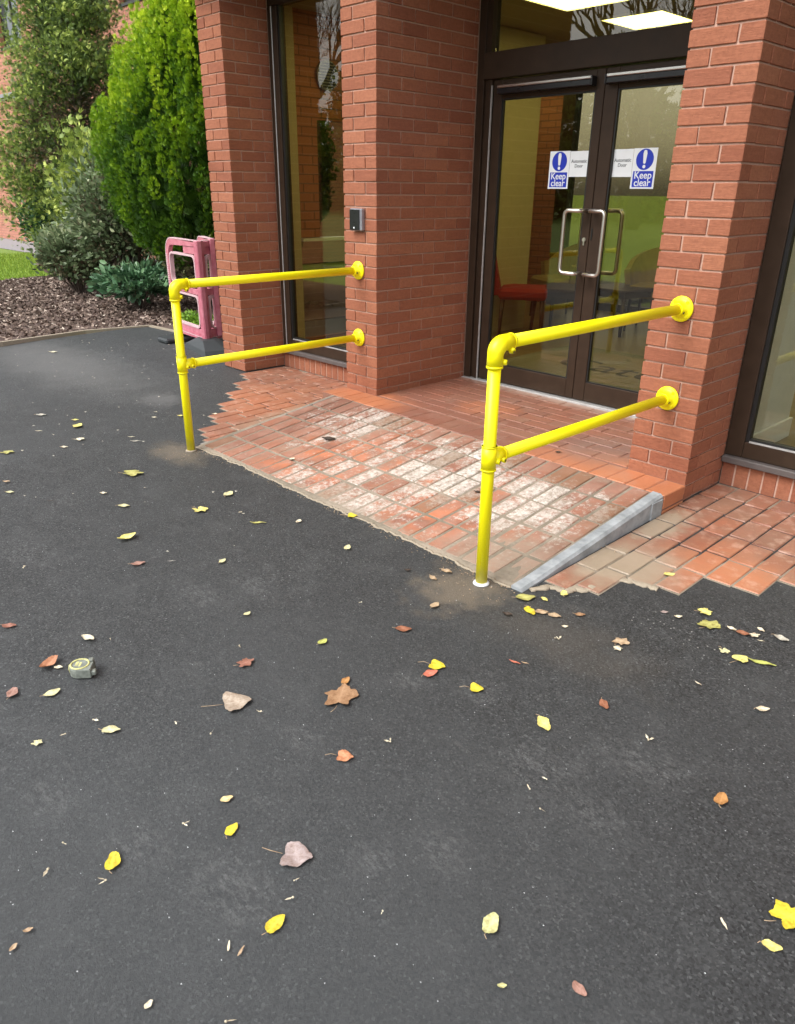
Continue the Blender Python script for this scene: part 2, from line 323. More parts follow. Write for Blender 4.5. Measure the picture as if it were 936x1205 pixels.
M['laurel'] = leaf_mat('dark_laurel_foliage', [(0, (.03, .07, .035)), (.6, (.08, .18, .085)), (1, (.20, .34, .17))], .3, .12)
M['twiggy'] = leaf_mat('brown_green_foliage', [(0, (.10, .065, .045)), (.5, (.11, .11, .045)), (1, (.24, .26, .10))])
M['weed'] = leaf_mat('bright_weed_foliage', [(0, (.10, .22, .02)), (1, (.30, .50, .06))])
M['grassb'] = leaf_mat('grass_blades', [(0, (.16, .28, .03)), (1, (.42, .56, .09))])
M['chips'] = leaf_mat('bark_chips', [(0, (.035, .025, .02)), (.35, (.13, .09, .07)), (.7, (.32, .24, .195)), (1, (.70, .60, .50))], .9, 0)

k = NT('grey_mortar_slope'); nz = k.noise(k.pos(), 22, 6, .7)
M['slope'] = k.bsdf(k.mix(nz, (.15, .14, .125), (.34, .32, .29)), .9, k.bump(nz, .5, .004))

# ------------------------------------------------------------------ object helpers
def link(name, me, mat=None, parent=None, loc=None):
    o = bpy.data.objects.new(name, me); COL.objects.link(o)
    if mat is not None and me is not None and not me.materials: me.materials.append(mat)
    if parent is not None: o.parent = parent
    if loc is not None: o.location = loc
    return o
def tag(o, label=None, cat=None, group=None, kind=None):
    if label: o['label'] = label
    if cat: o['category'] = cat
    if group: o['group'] = group
    if kind: o['kind'] = kind
    return o
def thing(name, label, cat, loc=(0, 0, 0), rz=0, group=None):
    o = bpy.data.objects.new(name, None); COL.objects.link(o); o.location = loc; o.rotation_euler.z = rz; o.empty_display_size = .1
    return tag(o, label, cat, group)
class MB:
    def __init__(s): s.bm = bmesh.new()
    def box(s, x0, x1, y0, y1, z0, z1, bev=0):
        r = bmesh.ops.create_cube(s.bm, size=1.0)
        vs = r['verts']; c = Vector(((x0 + x1) / 2, (y0 + y1) / 2, (z0 + z1) / 2))
        for v in vs: v.co = Vector((v.co.x * (x1 - x0), v.co.y * (y1 - y0), v.co.z * (z1 - z0))) + c
        if bev:
            es = list({e for v in vs for e in v.link_edges})
            bmesh.ops.bevel(s.bm, geom=es, offset=bev, segments=1, affect='EDGES')
        return s
    def path(s, pts, r, n=16, cap=True, rads=None):
        pts = [Vector(p) for p in pts]; rings = []; up = None
        for i, p in enumerate(pts):
            d = (pts[min(i + 1, len(pts) - 1)] - pts[max(i - 1, 0)]).normalized()
            if up is None:
                a = Vector((1, 0, 0)) if abs(d.x) < .8 else Vector((0, 0, 1)); up = (a - d * a.dot(d)).normalized()
            else: up = (up - d * up.dot(d)).normalized()
            sd = d.cross(up); rr = rads[i] if rads else r
            rings.append([s.bm.verts.new(p + (up * math.cos(t) + sd * math.sin(t)) * rr) for t in [2 * math.pi * j / n for j in range(n)]])
        for a, b in zip(rings[:-1], rings[1:]):
            for j in range(n):
                f = s.bm.faces.new((a[j], a[(j + 1) % n], b[(j + 1) % n], b[j])); f.smooth = True
        if cap:
            s.bm.faces.new(rings[0][::-1]); s.bm.faces.new(rings[-1])
        return s
    def poly(s, pts, z0, z1):
        """prism from an outline in the XY plane"""
        a = [s.bm.verts.new((x, y, z0)) for x, y in pts]; b = [s.bm.verts.new((x, y, z1)) for x, y in pts]; n = len(pts)
        s.bm.faces.new(a[::-1]); s.bm.faces.new(b)
        for i in range(n): s.bm.faces.new((a[i], a[(i + 1) % n], b[(i + 1) % n], b[i]))
        return s
    def mesh(s, name):
        bmesh.ops.recalc_face_normals(s.bm, faces=s.bm.faces)
        me = bpy.data.meshes.new(name); s.bm.to_mesh(me); s.bm.free(); return me
    def build(s, name, mat, parent=None, loc=None): return link(name, s.mesh(name), mat, parent, loc)
def gridmesh(name, xs, ys, fz, mat):
    vs = [(x, y, fz(x, y)) for y in ys for x in xs]; nx = len(xs)
    fs = [(j * nx + i, j * nx + i + 1, (j + 1) * nx + i + 1, (j + 1) * nx + i) for j in range(len(ys) - 1) for i in range(nx - 1)]
    me = bpy.data.meshes.new(name); me.from_pydata(vs, [], fs); return link(name, me, mat)

# ------------------------------------------------------------------ ground levels
def g(Y): return -.155 + .025 * max(min(Y, 0), -1.4)
def porch(X): return -.038 - .009 * X
RY0, RY1 = -1.31, -.225
def rampz(X, Y):
    t = (Y - RY0) / (RY1 - RY0); return (g(RY0) + .003) * (1 - t) + (porch(X) - .003) * t

# ------------------------------------------------------------------ ground
def frange(a, b, n): return [a + (b - a) * i / n for i in range(n + 1)]
tarmac = tag(gridmesh('asphalt_pavement', [-4.46, -3.6, -2.6, 0, 2.4, 4, 9, 30], [-13, -8, -3, -2, -1.4, 0, .46], lambda x, y: g(y), M['asphalt']), kind='structure')
tag(gridmesh('asphalt_yard', [-4.46, -3.6, -2.6, -2.02], [.46, .6, 9], lambda x, y: g(y) if x > -3.7 else g(y), M['asphalt']), kind='structure')
tag(gridmesh('terrain', [-400, -60, -4.5, 30, 400], [-400, -60, -13.0, 60, 400], lambda x, y: -.225, M['turf']), kind='structure')
tag(gridmesh('lawn', [-60, -15.6, -10.3, -9.9], [-13, -4, 0, .8, 1.9, 3.3, 4.0], lambda x, y: -.165, M['turf']), kind='structure')
tag(gridmesh('concrete_path', [-60, -16.4, -10.2], [3.35, 4.8], lambda x, y: -.155, M['path']), kind='structure')
bed = [(-4.5, -6), (-4.47, -1.1), (-4.60, -.2), (-4.46, .50), (-3.60, .60), (-3.5, 4.8), (-10.2, 4.8), (-10.3, 2.2), (-10.6, 1.5), (-10.25, .7), (-9.4, -2), (-9.2, -6)]
mb = MB(); mb.poly(bed, -.24, -.145); tag(mb.build('bark_mulch_bed', M['mulch']), kind='structure')
mb = MB()
edge = [(-4.47, -6), (-4.44, -1.1), (-4.57, -.2), (-4.43, .50), (-3.60, .57)]
for a, b in zip(edge[:-1], edge[1:]):
    d = Vector((b[0] - a[0], b[1] - a[1])).normalized(); n = Vector((-d.y, d.x)) * .02
    mb.poly([(a[0] + n.x, a[1] + n.y), (a[0] - n.x, a[1] - n.y), (b[0] - n.x, b[1] - n.y), (b[0] + n.x, b[1] + n.y)], -.2, -.138)
tag(mb.build('path_edging', M['edge']), kind='structure')

# ------------------------------------------------------------------ ramp, porch and lower paving, brick by brick
_pv = {}
def paver_mesh(lx, ly, key, v, lz=.05):
    kk = (round(lx, 3), round(ly, 3), key, v)
    if kk not in _pv:
        mb = MB(); mb.box(-lx / 2, lx / 2, -ly / 2, ly / 2, -lz, 0, .004)
        rr = random.Random(hash(kk[:2]) + v)
        for q in mb.bm.verts:
            q.co.x += rr.uniform(-.0018, .0018); q.co.y += rr.uniform(-.0018, .0018)
            if q.co.z > -.01: q.co.z += rr.uniform(-.0012, .0006)
        me = mb.mesh('paver'); me.materials.append(M[key]); _pv[kk] = me
    return _pv[kk]
def paver(par, x, y, z, lx, ly, key, rx=0, ry=0, jit=.0015):
    o = link('paver', paver_mesh(lx, ly, key, random.randrange(3)), None, par)
    o.location = (x + random.uniform(-.001, .001), y + random.uniform(-.001, .001), z + random.uniform(-jit, jit))
    o.rotation_euler = (rx + random.uniform(-.004, .004), ry + random.uniform(-.006, .006), random.uniform(-.008, .008)); return o
# ramp
XL, XRr = -.19, 2.285
def wavy(y0, x): return y0 + .006 * math.sin(x * 5) + .004 * math.sin(x * 23 + 1) + .004 * math.sin(x * 67) + .003 * math.sin(x * 171 + 2)
xs = frange(XL - .03, XRr, 320); v = []; f = []
for i, x in enumerate(xs):
    yf = wavy(RY0 - .018, x)
    v += [(x, yf, g(yf) + .002), (x, yf + .02, g(yf) + .008), (x, RY1, rampz(x, RY1) - .001), (x, RY1, -.3), (x, yf, -.3)]
for i in range(len(xs) - 1):
    a, b = i * 5, i * 5 + 5
    for j in range(4): f.append((a + j, b + j, b + j + 1, a + j + 1))
me = bpy.data.meshes.new('ramp'); me.from_pydata(v, [], f); ramp = tag(link('brick_ramp', me, M['bed']), kind='structure')
sl = math.atan2(rampz(1, RY1) - rampz(1, RY0), RY1 - RY0)
for ci in range(24):
    x = XL + .1031 * (ci + .5); y = RY1 - .005; rown = 0
    while y > RY0 + .01:
        ln = min(.214, y - RY0 - .004)
        if ln > .05:
            paver(ramp, x, y - ln / 2 , rampz(x, y - ln / 2) + .0065, .0905 - .004 * (ci > 16), ln - .012, 'ramp_paver', sl)
        y -= .2175
# porch slab: a header course along the front edge, running bond behind
mb = MB()
for (x0, x1, y0, y1) in ((-.335, 2.352, RY1 + .001, .0), (.001, 2.018, .0, .93)):
    mb.poly([(x0, y0), (x1, y0), (x1, y1), (x0, y1)], -.25, -.05)
for q in mb.bm.verts:
    if q.co.z > -.1: q.co.z = porch(q.co.x) - .0035
pf = tag(mb.build('porch_floor', M['porch_bed']), kind='structure')
x = 2.354 - .053
while x > -.34:
    paver(pf, x, RY1 + .108, porch(x), .1075, .213, 'porch_paver', 0, 0, .0008); x -= .1125
for j in range(9):
    y = .012 + .1125 * (j + .5) - .05 ; x = .004 - (.11 if j % 2 else 0)
    while x < 2.015:
        a = max(x, .004); b = min(x + .2175, 2.014)
        yy = y + .05
        if b - a > .03 and yy < .93: paver(pf, (a + b) / 2, yy, porch((a + b) / 2), b - a - .005, .1075, 'porch_paver', 0, 0, .0008)
        x += .2225
# riser of the porch edge over the right hand paving: two courses of brick
for zc in (-.060 - .036, -.060 - .110):
    o = link('riser_brick', paver_mesh(.1, .213, 'porch_paver', 0, .065), None, pf); o.location = (2.3045, RY1 + .108, zc + .028 - .002)
# lower paving both sides: stretchers running towards the viewer, cut ends stepping back where the asphalt meets them
def lower(name, cols, yfun, yback, cut):
    mbb = MB()
    xs_ = [c for c in cols]
    x0, x1 = xs_[0] - .056, xs_[-1] + .056
    pts = []
    items = []
    for i, x in enumerate(xs_):
        yf = yfun(i, x); items.append((x, yf))
    for x, yf in items:
        mbb.box(x - .05620, x + .05620, yf - .004, yback, -.24, g(0) - .0)
    for q in mbb.bm.verts:
        if q.co.z > -.2: q.co.z = g(q.co.y) + .003
    base = tag(mbb.build(name, M['bed']), kind='structure')
    for i, (x, yf) in enumerate(items):
        y = yf; 
        while y < yback - .01:
            b = min(y + .2175, yback - .003)
            if b - y > .03:
                yc = (y + b) / 2; paver(base, x, yc, g(yc) + .0075, .1035, b - y - .008, 'low_paver', .025 if yc < 0 else 0, 0, .0012)
            y += .225
    return base
# left: columns from the side pier to the ramp, the joint line steps by half a brick per column
lc = [-1.60 + .1125 * i for i in range(13)]
lower('left_lower_paving', lc, lambda i, x: max(.0 - (x + 1.66) * .94 + (.03 if i % 2 else -.03), -1.24), .40, True)
rc = [2.41 + .1125 * i for i in range(14)]
steps = {0: -1.19, 1: -1.13, 2: -.93, 3: -.90, 4: -.69, 5: -.68, 6: -.50, 7: -.47, 8: -.30, 9: -.26, 10: -.05}
lower('right_lower_paving', rc, lambda i, x: steps.get(i, 0.05 + .1 * (i - 10)), .40, True)
# mortar beads where asphalt meets brick
def bead(name, pts, r0, mat, par=None, seed=1, flat=.35):
    rr = random.Random(seed); P_ = []
    for a, b in zip(pts[:-1], pts[1:]):
        n = max(2, int((Vector(b) - Vector(a)).length / .010))
        for i in range(n):
            p = Vector(a).lerp(Vector(b), i / n); P_.append((p.x + rr.uniform(-.003, .003), p.y + rr.uniform(-.006, .006)))
    P_.append(pts[-1][:2]); mb = MB()
    mb.path([(x, y, 0) for x, y in P_], r0, 6, True, [r0 * rr.uniform(.65, 1.15) for _ in P_])
    for q in mb.bm.verts: q.co.z = g(q.co.y) + .002 + q.co.z * flat
    return mb.build(name, mat, par)
b1 = bead('mortar_bead', [(x, wavy(RY0 - .020, x), 0) for x in frange(XL - .02, 2.29, 40)], .0095, M['edge'])
tag(b1, kind='structure')
zz = [(2.36, -1.29, 0), (2.40, -1.215, 0), (2.47, -1.20, 0), (2.475, -1.15, 0), (2.52, -1.14, 0), (2.53, -.98, 0), (2.62, -.93, 0), (2.72, -.92, 0)]
tag(bead('mortar_fillet', zz, .022, M['edge'], None, 4, .3), kind='structure')
# concrete kerb wedge on the right of the ramp
KX0, KX1 = 2.290, 2.345
mb = MB(); ys = frange(-1.335, RY1 - .001, 12); rr = random.Random(3)
ra = []
for y in ys:
    zt = rampz(2.3, max(y, RY0)) + .010; zb = g(y) - .05
    inset = .0 if y < -.45 else .0
    ra.append([mb.bm.verts.new(p) for p in ((KX0, y, zb), (KX1 + .004, y, zb), (KX1 + .003 + rr.uniform(-.001, .001), y, zt - .012), (KX1 - .008, y, zt + rr.uniform(-.001, .001)), (KX0 + .002, y, zt))])
for a, b in zip(ra[:-1], ra[1:]):
    for j in range(5): mb.bm.faces.new((a[j], a[(j + 1) % 5], b[(j + 1) % 5], b[j]))
mb.bm.faces.new(ra[0]); mb.bm.faces.new(ra[-1][::-1])
# formed facet line and end block of the cast wedge
mb.box(KX1 + .002, KX1 + .009, -.33, RY1 - .003, g(0) - .02, -.075, .002)
mb.box(KX1 - .002, KX1 + .007, -1.1, -.335, -.30, -.215, 0)
kerb = mb.build('kerb', M['concrete']); kerb.name = 'ramp_kerb'; tag(kerb, 'grey concrete wedge kerb along the right side of the brick ramp', 'kerb')
# grey mortar fillet down the left side of the ramp
mb = MB(); A = []
for y in frange(-1.30, RY1 - .004, 26):
    zt = (rampz(XL, y) if y < RY1 else porch(XL)) + .004; e = rr.uniform(-.006, .006)
    x1 = (XL if y < RY1 else -.336) - .0
    A.append([mb.bm.verts.new(p) for p in ((x1 + .012, y, zt + .002), (x1 - .012 + e, y, zt - .004), (x1 - .050 + e - (zt - g(y)) * .5, y, g(y) + .008), (x1 - .06 - (zt - g(y)) * .5 + e, y, g(y) - .01))])
for a, b in zip(A[:-1], A[1:]):
    for j in range(3): mb.bm.faces.new((a[j], a[j + 1], b[j + 1], b[j]))
mb.bm.faces.new(A[-1])
fil = tag(mb.build('mortar_slope', M['slope']), kind='structure')

# ------------------------------------------------------------------ brick piers
_bk = {}
def brick_mesh(lx, ly, lz, v):
    kk = (round(lx, 4), round(ly, 4), round(lz, 4), v)
    if kk not in _bk:
        mb = MB(); mb.box(-lx / 2, lx / 2, -ly / 2, ly / 2, -lz / 2, lz / 2, .0022); rr = random.Random(int(lx * 1e4) * 7 + int(ly * 1e4) + v)
        for q in mb.bm.verts: q.co += Vector((rr.uniform(-.0011, .0011), rr.uniform(-.0011, .0011), rr.uniform(-.0010, .0010)))
        me = mb.mesh('brick'); me.materials.append(M['brick']); _bk[kk] = me
    return _bk[kk]
def brick(par, x0, x1, y0, y1, zt, zb):
    me = brick_mesh(x1 - x0, y1 - y0, zt - zb, random.randrange(4))
    o = link('brick', me, None, par); o.location = ((x0 + x1) / 2 + random.uniform(-.0012, .0012) - par.location.x, (y0 + y1) / 2 + random.uniform(-.0012, .0012) - par.location.y, (zt + zb) / 2 - par.location.z)
    o.rotation_euler = (0, 0, random.choice((0, math.pi)) + random.uniform(-.002, .002)); return o
W = .3275; ZT = 2.70
def pier(x0, depth, k0, k1, label, dleft=None, hidden=0):
    t = thing('brick_pier', label, 'brick pier', (x0 + W / 2, 0, g(0)))
    x1 = x0 + W; dleft = dleft if dleft is not None else depth
    zb = -(k1 - 30) * .075; zt = -(k0 - 30) * .075
    mb = MB(); mb.box(x0 + .008 - t.location.x, x1 - .008 - t.location.x, .008, depth + hidden, zb - t.location.z, zt - t.location.z)
    mb.build('mortar_core', M['mortar'], t)
    for kx in range(k0, k1):
        z1 = -(kx - 30) * .075 - .0045; z0 = -(kx + 1 - 30) * .075 + .0045
        if kx % 2:
            brick(t, x0, x0 + .1025, 0, .215, z1, z0); brick(t, x0 + .1125, x1, 0, .1025, z1, z0); yl, yr = .225, .1125
        else:
            brick(t, x0, x0 + .215, 0, .1025, z1, z0); brick(t, x0 + .225, x1, 0, .215, z1, z0); yl, yr = .1125, .225
        y = yr
        while y < depth - .015:
            b = min(y + .215, depth); brick(t, x1 - .1025, x1, y, b, z1, z0); y += .225
        y = yl
        while y < min(dleft, .42) - .015:
            b = min(y + .215, min(dleft, .42)); brick(t, x0, x0 + .1025, y, b, z1, z0); y += .225
    return t
pierB = pier(-W, .925, -6, 32, 'red brick pier in the middle, with the small black reader on it', .42, .11)
pierC = pier(2.0187, .415, -6, 33, 'red brick pier nearest the camera, right of the glass doors', .42, .62)
pierA = pier(-1.6939 - W, .415, -6, 32, 'red brick pier at the far left corner beside the pink barrier', .42, .10)

# ------------------------------------------------------------------ building shell
bld = thing('office_building', 'red brick office building over the porch and windows', 'building', (0, 2, g(0)))
def part(mb, name, mat, par=bld):
    o = mb.build(name, mat); o.parent = par; o.matrix_parent_inverse = Matrix.Translation(-Vector(par.location)); return o
mb = MB(); mb.box(-2.03, 7, -.14, .10, 2.74, 6.5); part(mb, 'upper_wall', M['wallbrick'])
mb = MB(); mb.box(-2.03, 7, .10, 7, 2.90, 6.4); part(mb, 'roof', M['sill'])
mb = MB(); mb.box(-2.04, 7, -.15, .96, 2.702, 2.738); part(mb, 'soffit', M['frame'])
mb = MB(); mb.box(3.62, 7, .44, .60, -.3, 2.70); part(mb, 'right_wall', M['wallbrick'])
mb = MB(); mb.box(6.85, 7, .60, 7, -.3, 2.90); part(mb, 'end_wall', M['whitewall'])
# side wall with two openings (seen through the left window)
mb = MB()
for (y0, y1, z0, z1) in ((.84, 1.07, .90, 2.9), (1.07, 1.95, 1.86, 2.9), (1.95, 3.3, -.3, 2.9), (.84, 1.95, -.3, 0.0)):
    mb.box(-2.02, -1.95, y0, y1, z0, z1)
part(mb, 'side_wall', M['inbrick'])
mb = MB(); mb.box(-2.015, -1.93, .50, .838, -.3, 2.9); part(mb, 'plastered_return', M['cream'])
mb = MB(); mb.box(-2.03, -1.90, .842, 1.95, .872, .897); part(mb, 'inner_sill', M['white'])
mb = MB(); mb.box(-1.99, -1.98, .842, 1.948, .0, .87); mb.box(-1.99, -1.98, 1.072, 1.948, .90, 1.858); part(mb, 'side_pane', M['glass'])
mb = MB(); mb.box(-1.35, -1.15, 1.6, 3.2, -.04, 2.64); part(mb, 'partition', M['cream'])
mb = MB(); mb.box(-3.5, -2.16, 5.0, 5.1, -.3, 2.9); mb.box(-3.6, -3.5, 3.3, 5.1, -.3, 2.9); part(mb, 'rear_wall', M['inbrickx'])
mb = MB(); mb.box(-3.5, -1.95, 3.3, 3.36, -.3, 2.9); part(mb, 'rear_return', M['inbrickx'])
mb = MB(); mb.box(-2.158, -1.98, 4.98, 5.12, -.04, 2.64); mb.box(-1.98, -.5, 4.98, 5.12, -.3, .05); part(mb, 'rear_frame', M['frame'])
mb = MB(); mb.box(-1.98, -.5, 5.04, 5.05, .05, 2.64); part(mb, 'rear_pane', M['glass'])
mb = MB(); mb.box(-.5, 6.85, 5.0, 5.1, -.3, 2.9); part(mb, 'back_wall', M['cream'])
mb = MB(); mb.box(2.347, 2.375, .502, 1.20, -.04, 2.64); mb.box(2.02, 2.346, 1.045, 1.20, -.04, 2.64); part(mb, 'white_lining', M['whitewall'])
mb = MB(); mb.box(2.376, 2.392, .505, 1.216, -.04, .075); part(mb, 'skirting_board', M['white'])
mb = MB(); mb.box(2.02, 7, .60, .62, 2.55, 2.9); part(mb, 'window_head', M['cream'])
# indoor floor and ceiling
mb = MB(); mb.box(-1.949, 6.85, 1.0, 4.99, -.20, -.042); mb.box(-1.949, -.34, .52, 1.0, -.20, -.042); mb.box(2.36, 6.85, .52, 1.0, -.20, -.042); mb.box(-3.5, -1.952, 3.37, 4.99, -.20, -.042)
tag(mb.build('indoor_floor', M['floor']), kind='structure')
mb = MB(); mb.box(-3.5, 6.85, 1.02, 5.0, 2.65, 2.69); mb.box(-1.95, -.34, .5, 1.02, 2.65, 2.69); mb.box(2.36, 6.85, .5, 1.02, 2.65, 2.69)
ceil = tag(mb.build('indoor_ceiling', M['ceiling']), kind='structure')
for i, (x, y) in enumerate([(-.08, 2.12), (-.08, 3.18), (-.9, 1.35), (2.0, 2.1), (3.6, 2.1), (2.0, 3.6), (3.6, 3.6), (-2.4, 4.3)]):  # only the first two are seen, the others are added to light the lobby
    lb = ['square lit ceiling panel nearer the doors, seen through the fanlight', 'square lit ceiling panel further inside, seen right in the fanlight', 'unseen lit ceiling panel near the left window, added to light the lobby', 'unseen lit ceiling panel added as lobby light, behind the right hand pier, near row', 'unseen lit ceiling panel added as lobby light, behind the right hand window, near row', 'unseen lit ceiling panel added as lobby light, behind the right hand pier, far row', 'unseen lit ceiling panel added as lobby light, behind the right hand window, far row', 'unseen lit ceiling panel added as lobby light, far left corner'][i]
    t = thing('ceiling_light', lb, 'ceiling light', (x, y, 2.65), 0, 'lit panels in the lobby ceiling')
    mb = MB(); mb.box(-.30, .30, -.30, -.28, -.02, -.001); mb.box(-.30, .30, .28, .30, -.02, -.001); mb.box(-.30, -.28, -.28, .28, -.02, -.001); mb.box(.28, .30, -.28, .28, -.02, -.001)
    mb.build('light_frame', M['white'], t)
    mb = MB(); mb.box(-.278, .278, -.278, .278, -.014, -.002); mb.build('diffuser', M['panel'], t)
# round vent on the brick return
t = thing('wall_vent', 'round black louvred vent on the inside brickwork, seen through the left window', 'vent', (-1.946, 1.18, 2.20))
mb = MB(); mb.path([(0, 0, 0), (.03, 0, 0)], .115, 24); mb.build('vent_body', M['lead'], t)
mb = MB()
for i in range(9):
    z = -.088 + i * .022; hw = math.sqrt(max(.105 ** 2 - z * z, .0004)); mb.box(.031, .038, -hw, hw, z - .006, z + .006)
mb.build('louvres', M['black'], t)

# ------------------------------------------------------------------ windows
def window(label, xa, xb, y, jamb, ztop, zsill, gl='glass'):
    t = thing('tall_window', label, 'window', (xa, y, zsill))
    def P(mb, n, mt): o = mb.build(n, mt); o.parent = t; o.matrix_parent_inverse = Matrix.Translation(-Vector(t.location)); return o
    mb = MB(); mb.box(xa, xa + jamb, y, y + .08, zsill + .045, ztop, .003); mb.box(xb - jamb, xb, y, y + .08, zsill + .045, ztop, .003)
    mb.box(xa, xb, y + .001, y + .079, ztop + .002, ztop + .15, .003); mb.box(xa + jamb + .001, xb - jamb - .001, y + .002, y + .078, zsill + .045, zsill + .13, .003); P(mb, 'frame', M['frame'])
    if xa < 0:
        mb = MB(); mb.box(xa + .05, xa + .060, y - .008, y - .001, zsill + .05, ztop, .002); P(mb, 'bead_strip', M['alu'])
    mb = MB()
    for a in (xa + jamb, xb - jamb - .022): mb.box(a + .001, a + .021, y + .012, y + .05, zsill + .132, ztop - .002)
    mb.box(xa + jamb + .022, xb - jamb - .022, y + .012, y + .05, zsill + .132, zsill + .15); P(mb, 'gasket', M['gasket'])
    mb = MB(); mb.box(xa + jamb + .024, xb - jamb - .024, y + .002, y + .011, zsill + .131, zsill + .139); P(mb, 'drip_bead', M['alu'])
    mb = MB(); mb.box(xa + jamb + .018, xb - jamb - .018, y + .030, y + .036, zsill + .145, ztop - .001); P(mb, 'glass_pane', M[gl])
    mb = MB(); mb.box(xa + .001, xb - .001, y - .035, y + .085, zsill + .008, zsill + .043, .004); P(mb, 'sill', M['sill'])
    # soldier bricks under the sill
    mb = MB(); mb.box(xa, xb, y + .004, y + .11, -.27, zsill + .006); P(mb, 'brick_bed', M['mortar'] )
    x = xa + .002; n = 0
    me = brick_mesh(.066, .10, .205, 0)
    while x < xb - .02:
        o = link('soldier_brick', brick_mesh(min(.066, xb - x), .10, .205, random.randrange(4)), None, t)
        o.matrix_parent_inverse = Matrix.Translation(-Vector(t.location)); o.location = (x + .033, y + .05 + random.uniform(-.001, .001), zsill + .005 - .1025); x += .075
    return t
window('tall brown framed window between the left corner pier and the middle pier', -1.693, -.329, .418, .115, 2.56, -.035)
window('tall brown framed window cut by the right edge of the photo', 2.348, 3.618, .418, .09, 2.56, -.030, 'clearglass')

# ------------------------------------------------------------------ entrance doors
door = thing('entrance_doors', 'brown framed double glass doors between the two nearer brick piers', 'doors', (1.01, .93, -.05))
DI = Matrix.Translation(-Vector(door.location))
def dp(mb, name, mat, par=None):
    o = mb.build(name, mat); o.parent = par or door
    o.matrix_parent_inverse = DI
    return o
FY = .932
mb = MB(); mb.box(.002, .062, FY, 1.03, -.045, 2.70, .002); mb.box(.064, .098, FY + .018, 1.03, -.045, 2.147, .002); mb.box(.100, .128, FY + .006, 1.03, -.045, 1.99, .002)
mb.box(1.956, 2.017, FY, 1.03, -.045, 2.70, .002); mb.box(1.920, 1.954, FY + .018, 1.03, -.045, 2.147, .002); mb.box(1.890, 1.918, FY + .006, 1.03, -.045, 1.99, .002)
dp(mb, 'door_frame', M['frame'])
mb = MB(); mb.box(.1282, .1365, FY + .002, FY + .012, -.04, 1.955); dp(mb, 'edge_trim', M['alu'])
mb = MB(); mb.box(.063, 1.955, FY - .012, 1.03, 1.992, 2.147, .003); dp(mb, 'transom', M['frame'])
mb = MB(); mb.box(.063, 1.955, FY - .001, 1.03, 2.58, 2.70, .003); mb.box(.063, .105, FY + .01, 1.02, 2.149, 2.578); mb.box(1.913, 1.954, FY + .01, 1.02, 2.149, 2.578); dp(mb, 'fanlight_frame', M['frame'])
mb = MB(); mb.box(.106, 1.912, .985, .991, 2.149, 2.578); dp(mb, 'fanlight_pane', M['glass'])
mb = MB(); mb.box(-.001, 2.015, .905, 1.02, porch(1.0) - .010, porch(1.0) + .012, .003); dp(mb, 'threshold', M['alu'])
def leaf(x0, x1, hinge_left, name='door_leaf'):
    s0, s1 = (.072, .060) if hinge_left else (.090, .075)
    a, b = x0 + s0, x1 - s1
    y0, y1 = .948, .995
    mb = MB()
    mb.box(x0, a, y0, y1, -.028, 1.985, .003); mb.box(b, x1, y0, y1, -.028, 1.985, .003)
    mb.box(a + .0005, b - .0005, y0 + .001, y1 - .001, -.028, .100, .003); mb.box(a + .0005, b - .0005, y0 + .001, y1 - .001, 1.872, 1.985, .003)
    L = dp(mb, name, M['frame'])
    def sub(m_, n, mt):
        o = m_.build(n, mt); o.parent = L; return o
    m_ = MB(); m_.box(a, b, .974, .980, .10, 1.872); sub(m_, 'glass_pane', M['glass'])
    m_ = MB(); m_.box(a + .0005, a + .010, .955, .973, .101, 1.871); m_.box(b - .010, b - .0005, .955, .973, .101, 1.871); m_.box(a + .0105, b - .0105, .955, .973, 1.862, 1.871); m_.box(a + .0105, b - .0105, .955, .973, .101, .108); sub(m_, 'gasket', M['gasket'])
    cx0, cx1 = (x0 + .07, x1 - .068) if hinge_left else (x0 + .035, x1 - .09)
    m_ = MB(); m_.box(cx0, cx1, .895, .9475, 1.895, 1.928, .004); m_.box(cx1 if hinge_left else cx0 - .012, cx1 + .012 if hinge_left else cx0, .893, .947, 1.893, 1.945, .003); sub(m_, 'closer_housing', M['black'])
    m_ = MB(); m_.box(cx0, cx1 - .001, .893, .9475, 1.929, 1.948, .004); sub(m_, 'closer_cover', M['steel'])
    # cranked pull handles outside and inside
    for ys, nm in ((-1, 'pull_handle'), (1, 'pull_handle')):
        yb = .971 + ys * .105; ym = .971 + ys * .024; xs_ = x1 - .028 if hinge_left else x0 + .028; xb = xs_ - .118 if hinge_left else xs_ + .118
        zt, zb = 1.195, .812; rr = .030; dx = 1 if hinge_left else -1
        pts = [(xs_, ym, zt), (xs_, yb - ys * .012, zt), (xs_ - dx * .010, yb, zt)]
        for q in range(7):
            t = q / 6 * math.pi / 2; pts.append((xb + dx * rr * (1 - math.sin(t)), yb, zt - rr * (1 - math.cos(t))))
        for q in range(7):
            t = q / 6 * math.pi / 2; pts.append((xb + dx * rr * (1 - math.cos(t)), yb, zb + rr * (1 - math.sin(t))))
        pts += [(xs_ - dx * .010, yb, zb), (xs_, yb - ys * .012, zb), (xs_, ym, zb)]
        m_ = MB(); m_.path(pts, .0125, 12); sub(m_, nm, M['steel'])
    if hinge_left:
        m_ = MB(); m_.path([(x1 - .030, .9475, 1.02), (x1 - .030, .938, 1.02)], .013, 16); m_.box(x1 - .035, x1 - .025, .939, .9475, .985, 1.01); sub(m_, 'lock_cylinder', M['steel'])
    else:
        m_ = MB(); m_.box(x0 + .012, x0 + .022, .944, .9475, 1.02, 1.09); sub(m_, 'lock_slot', M['black'])
    return L
leaf(.140, 1.006, True); leaf(1.010, 1.886, False)

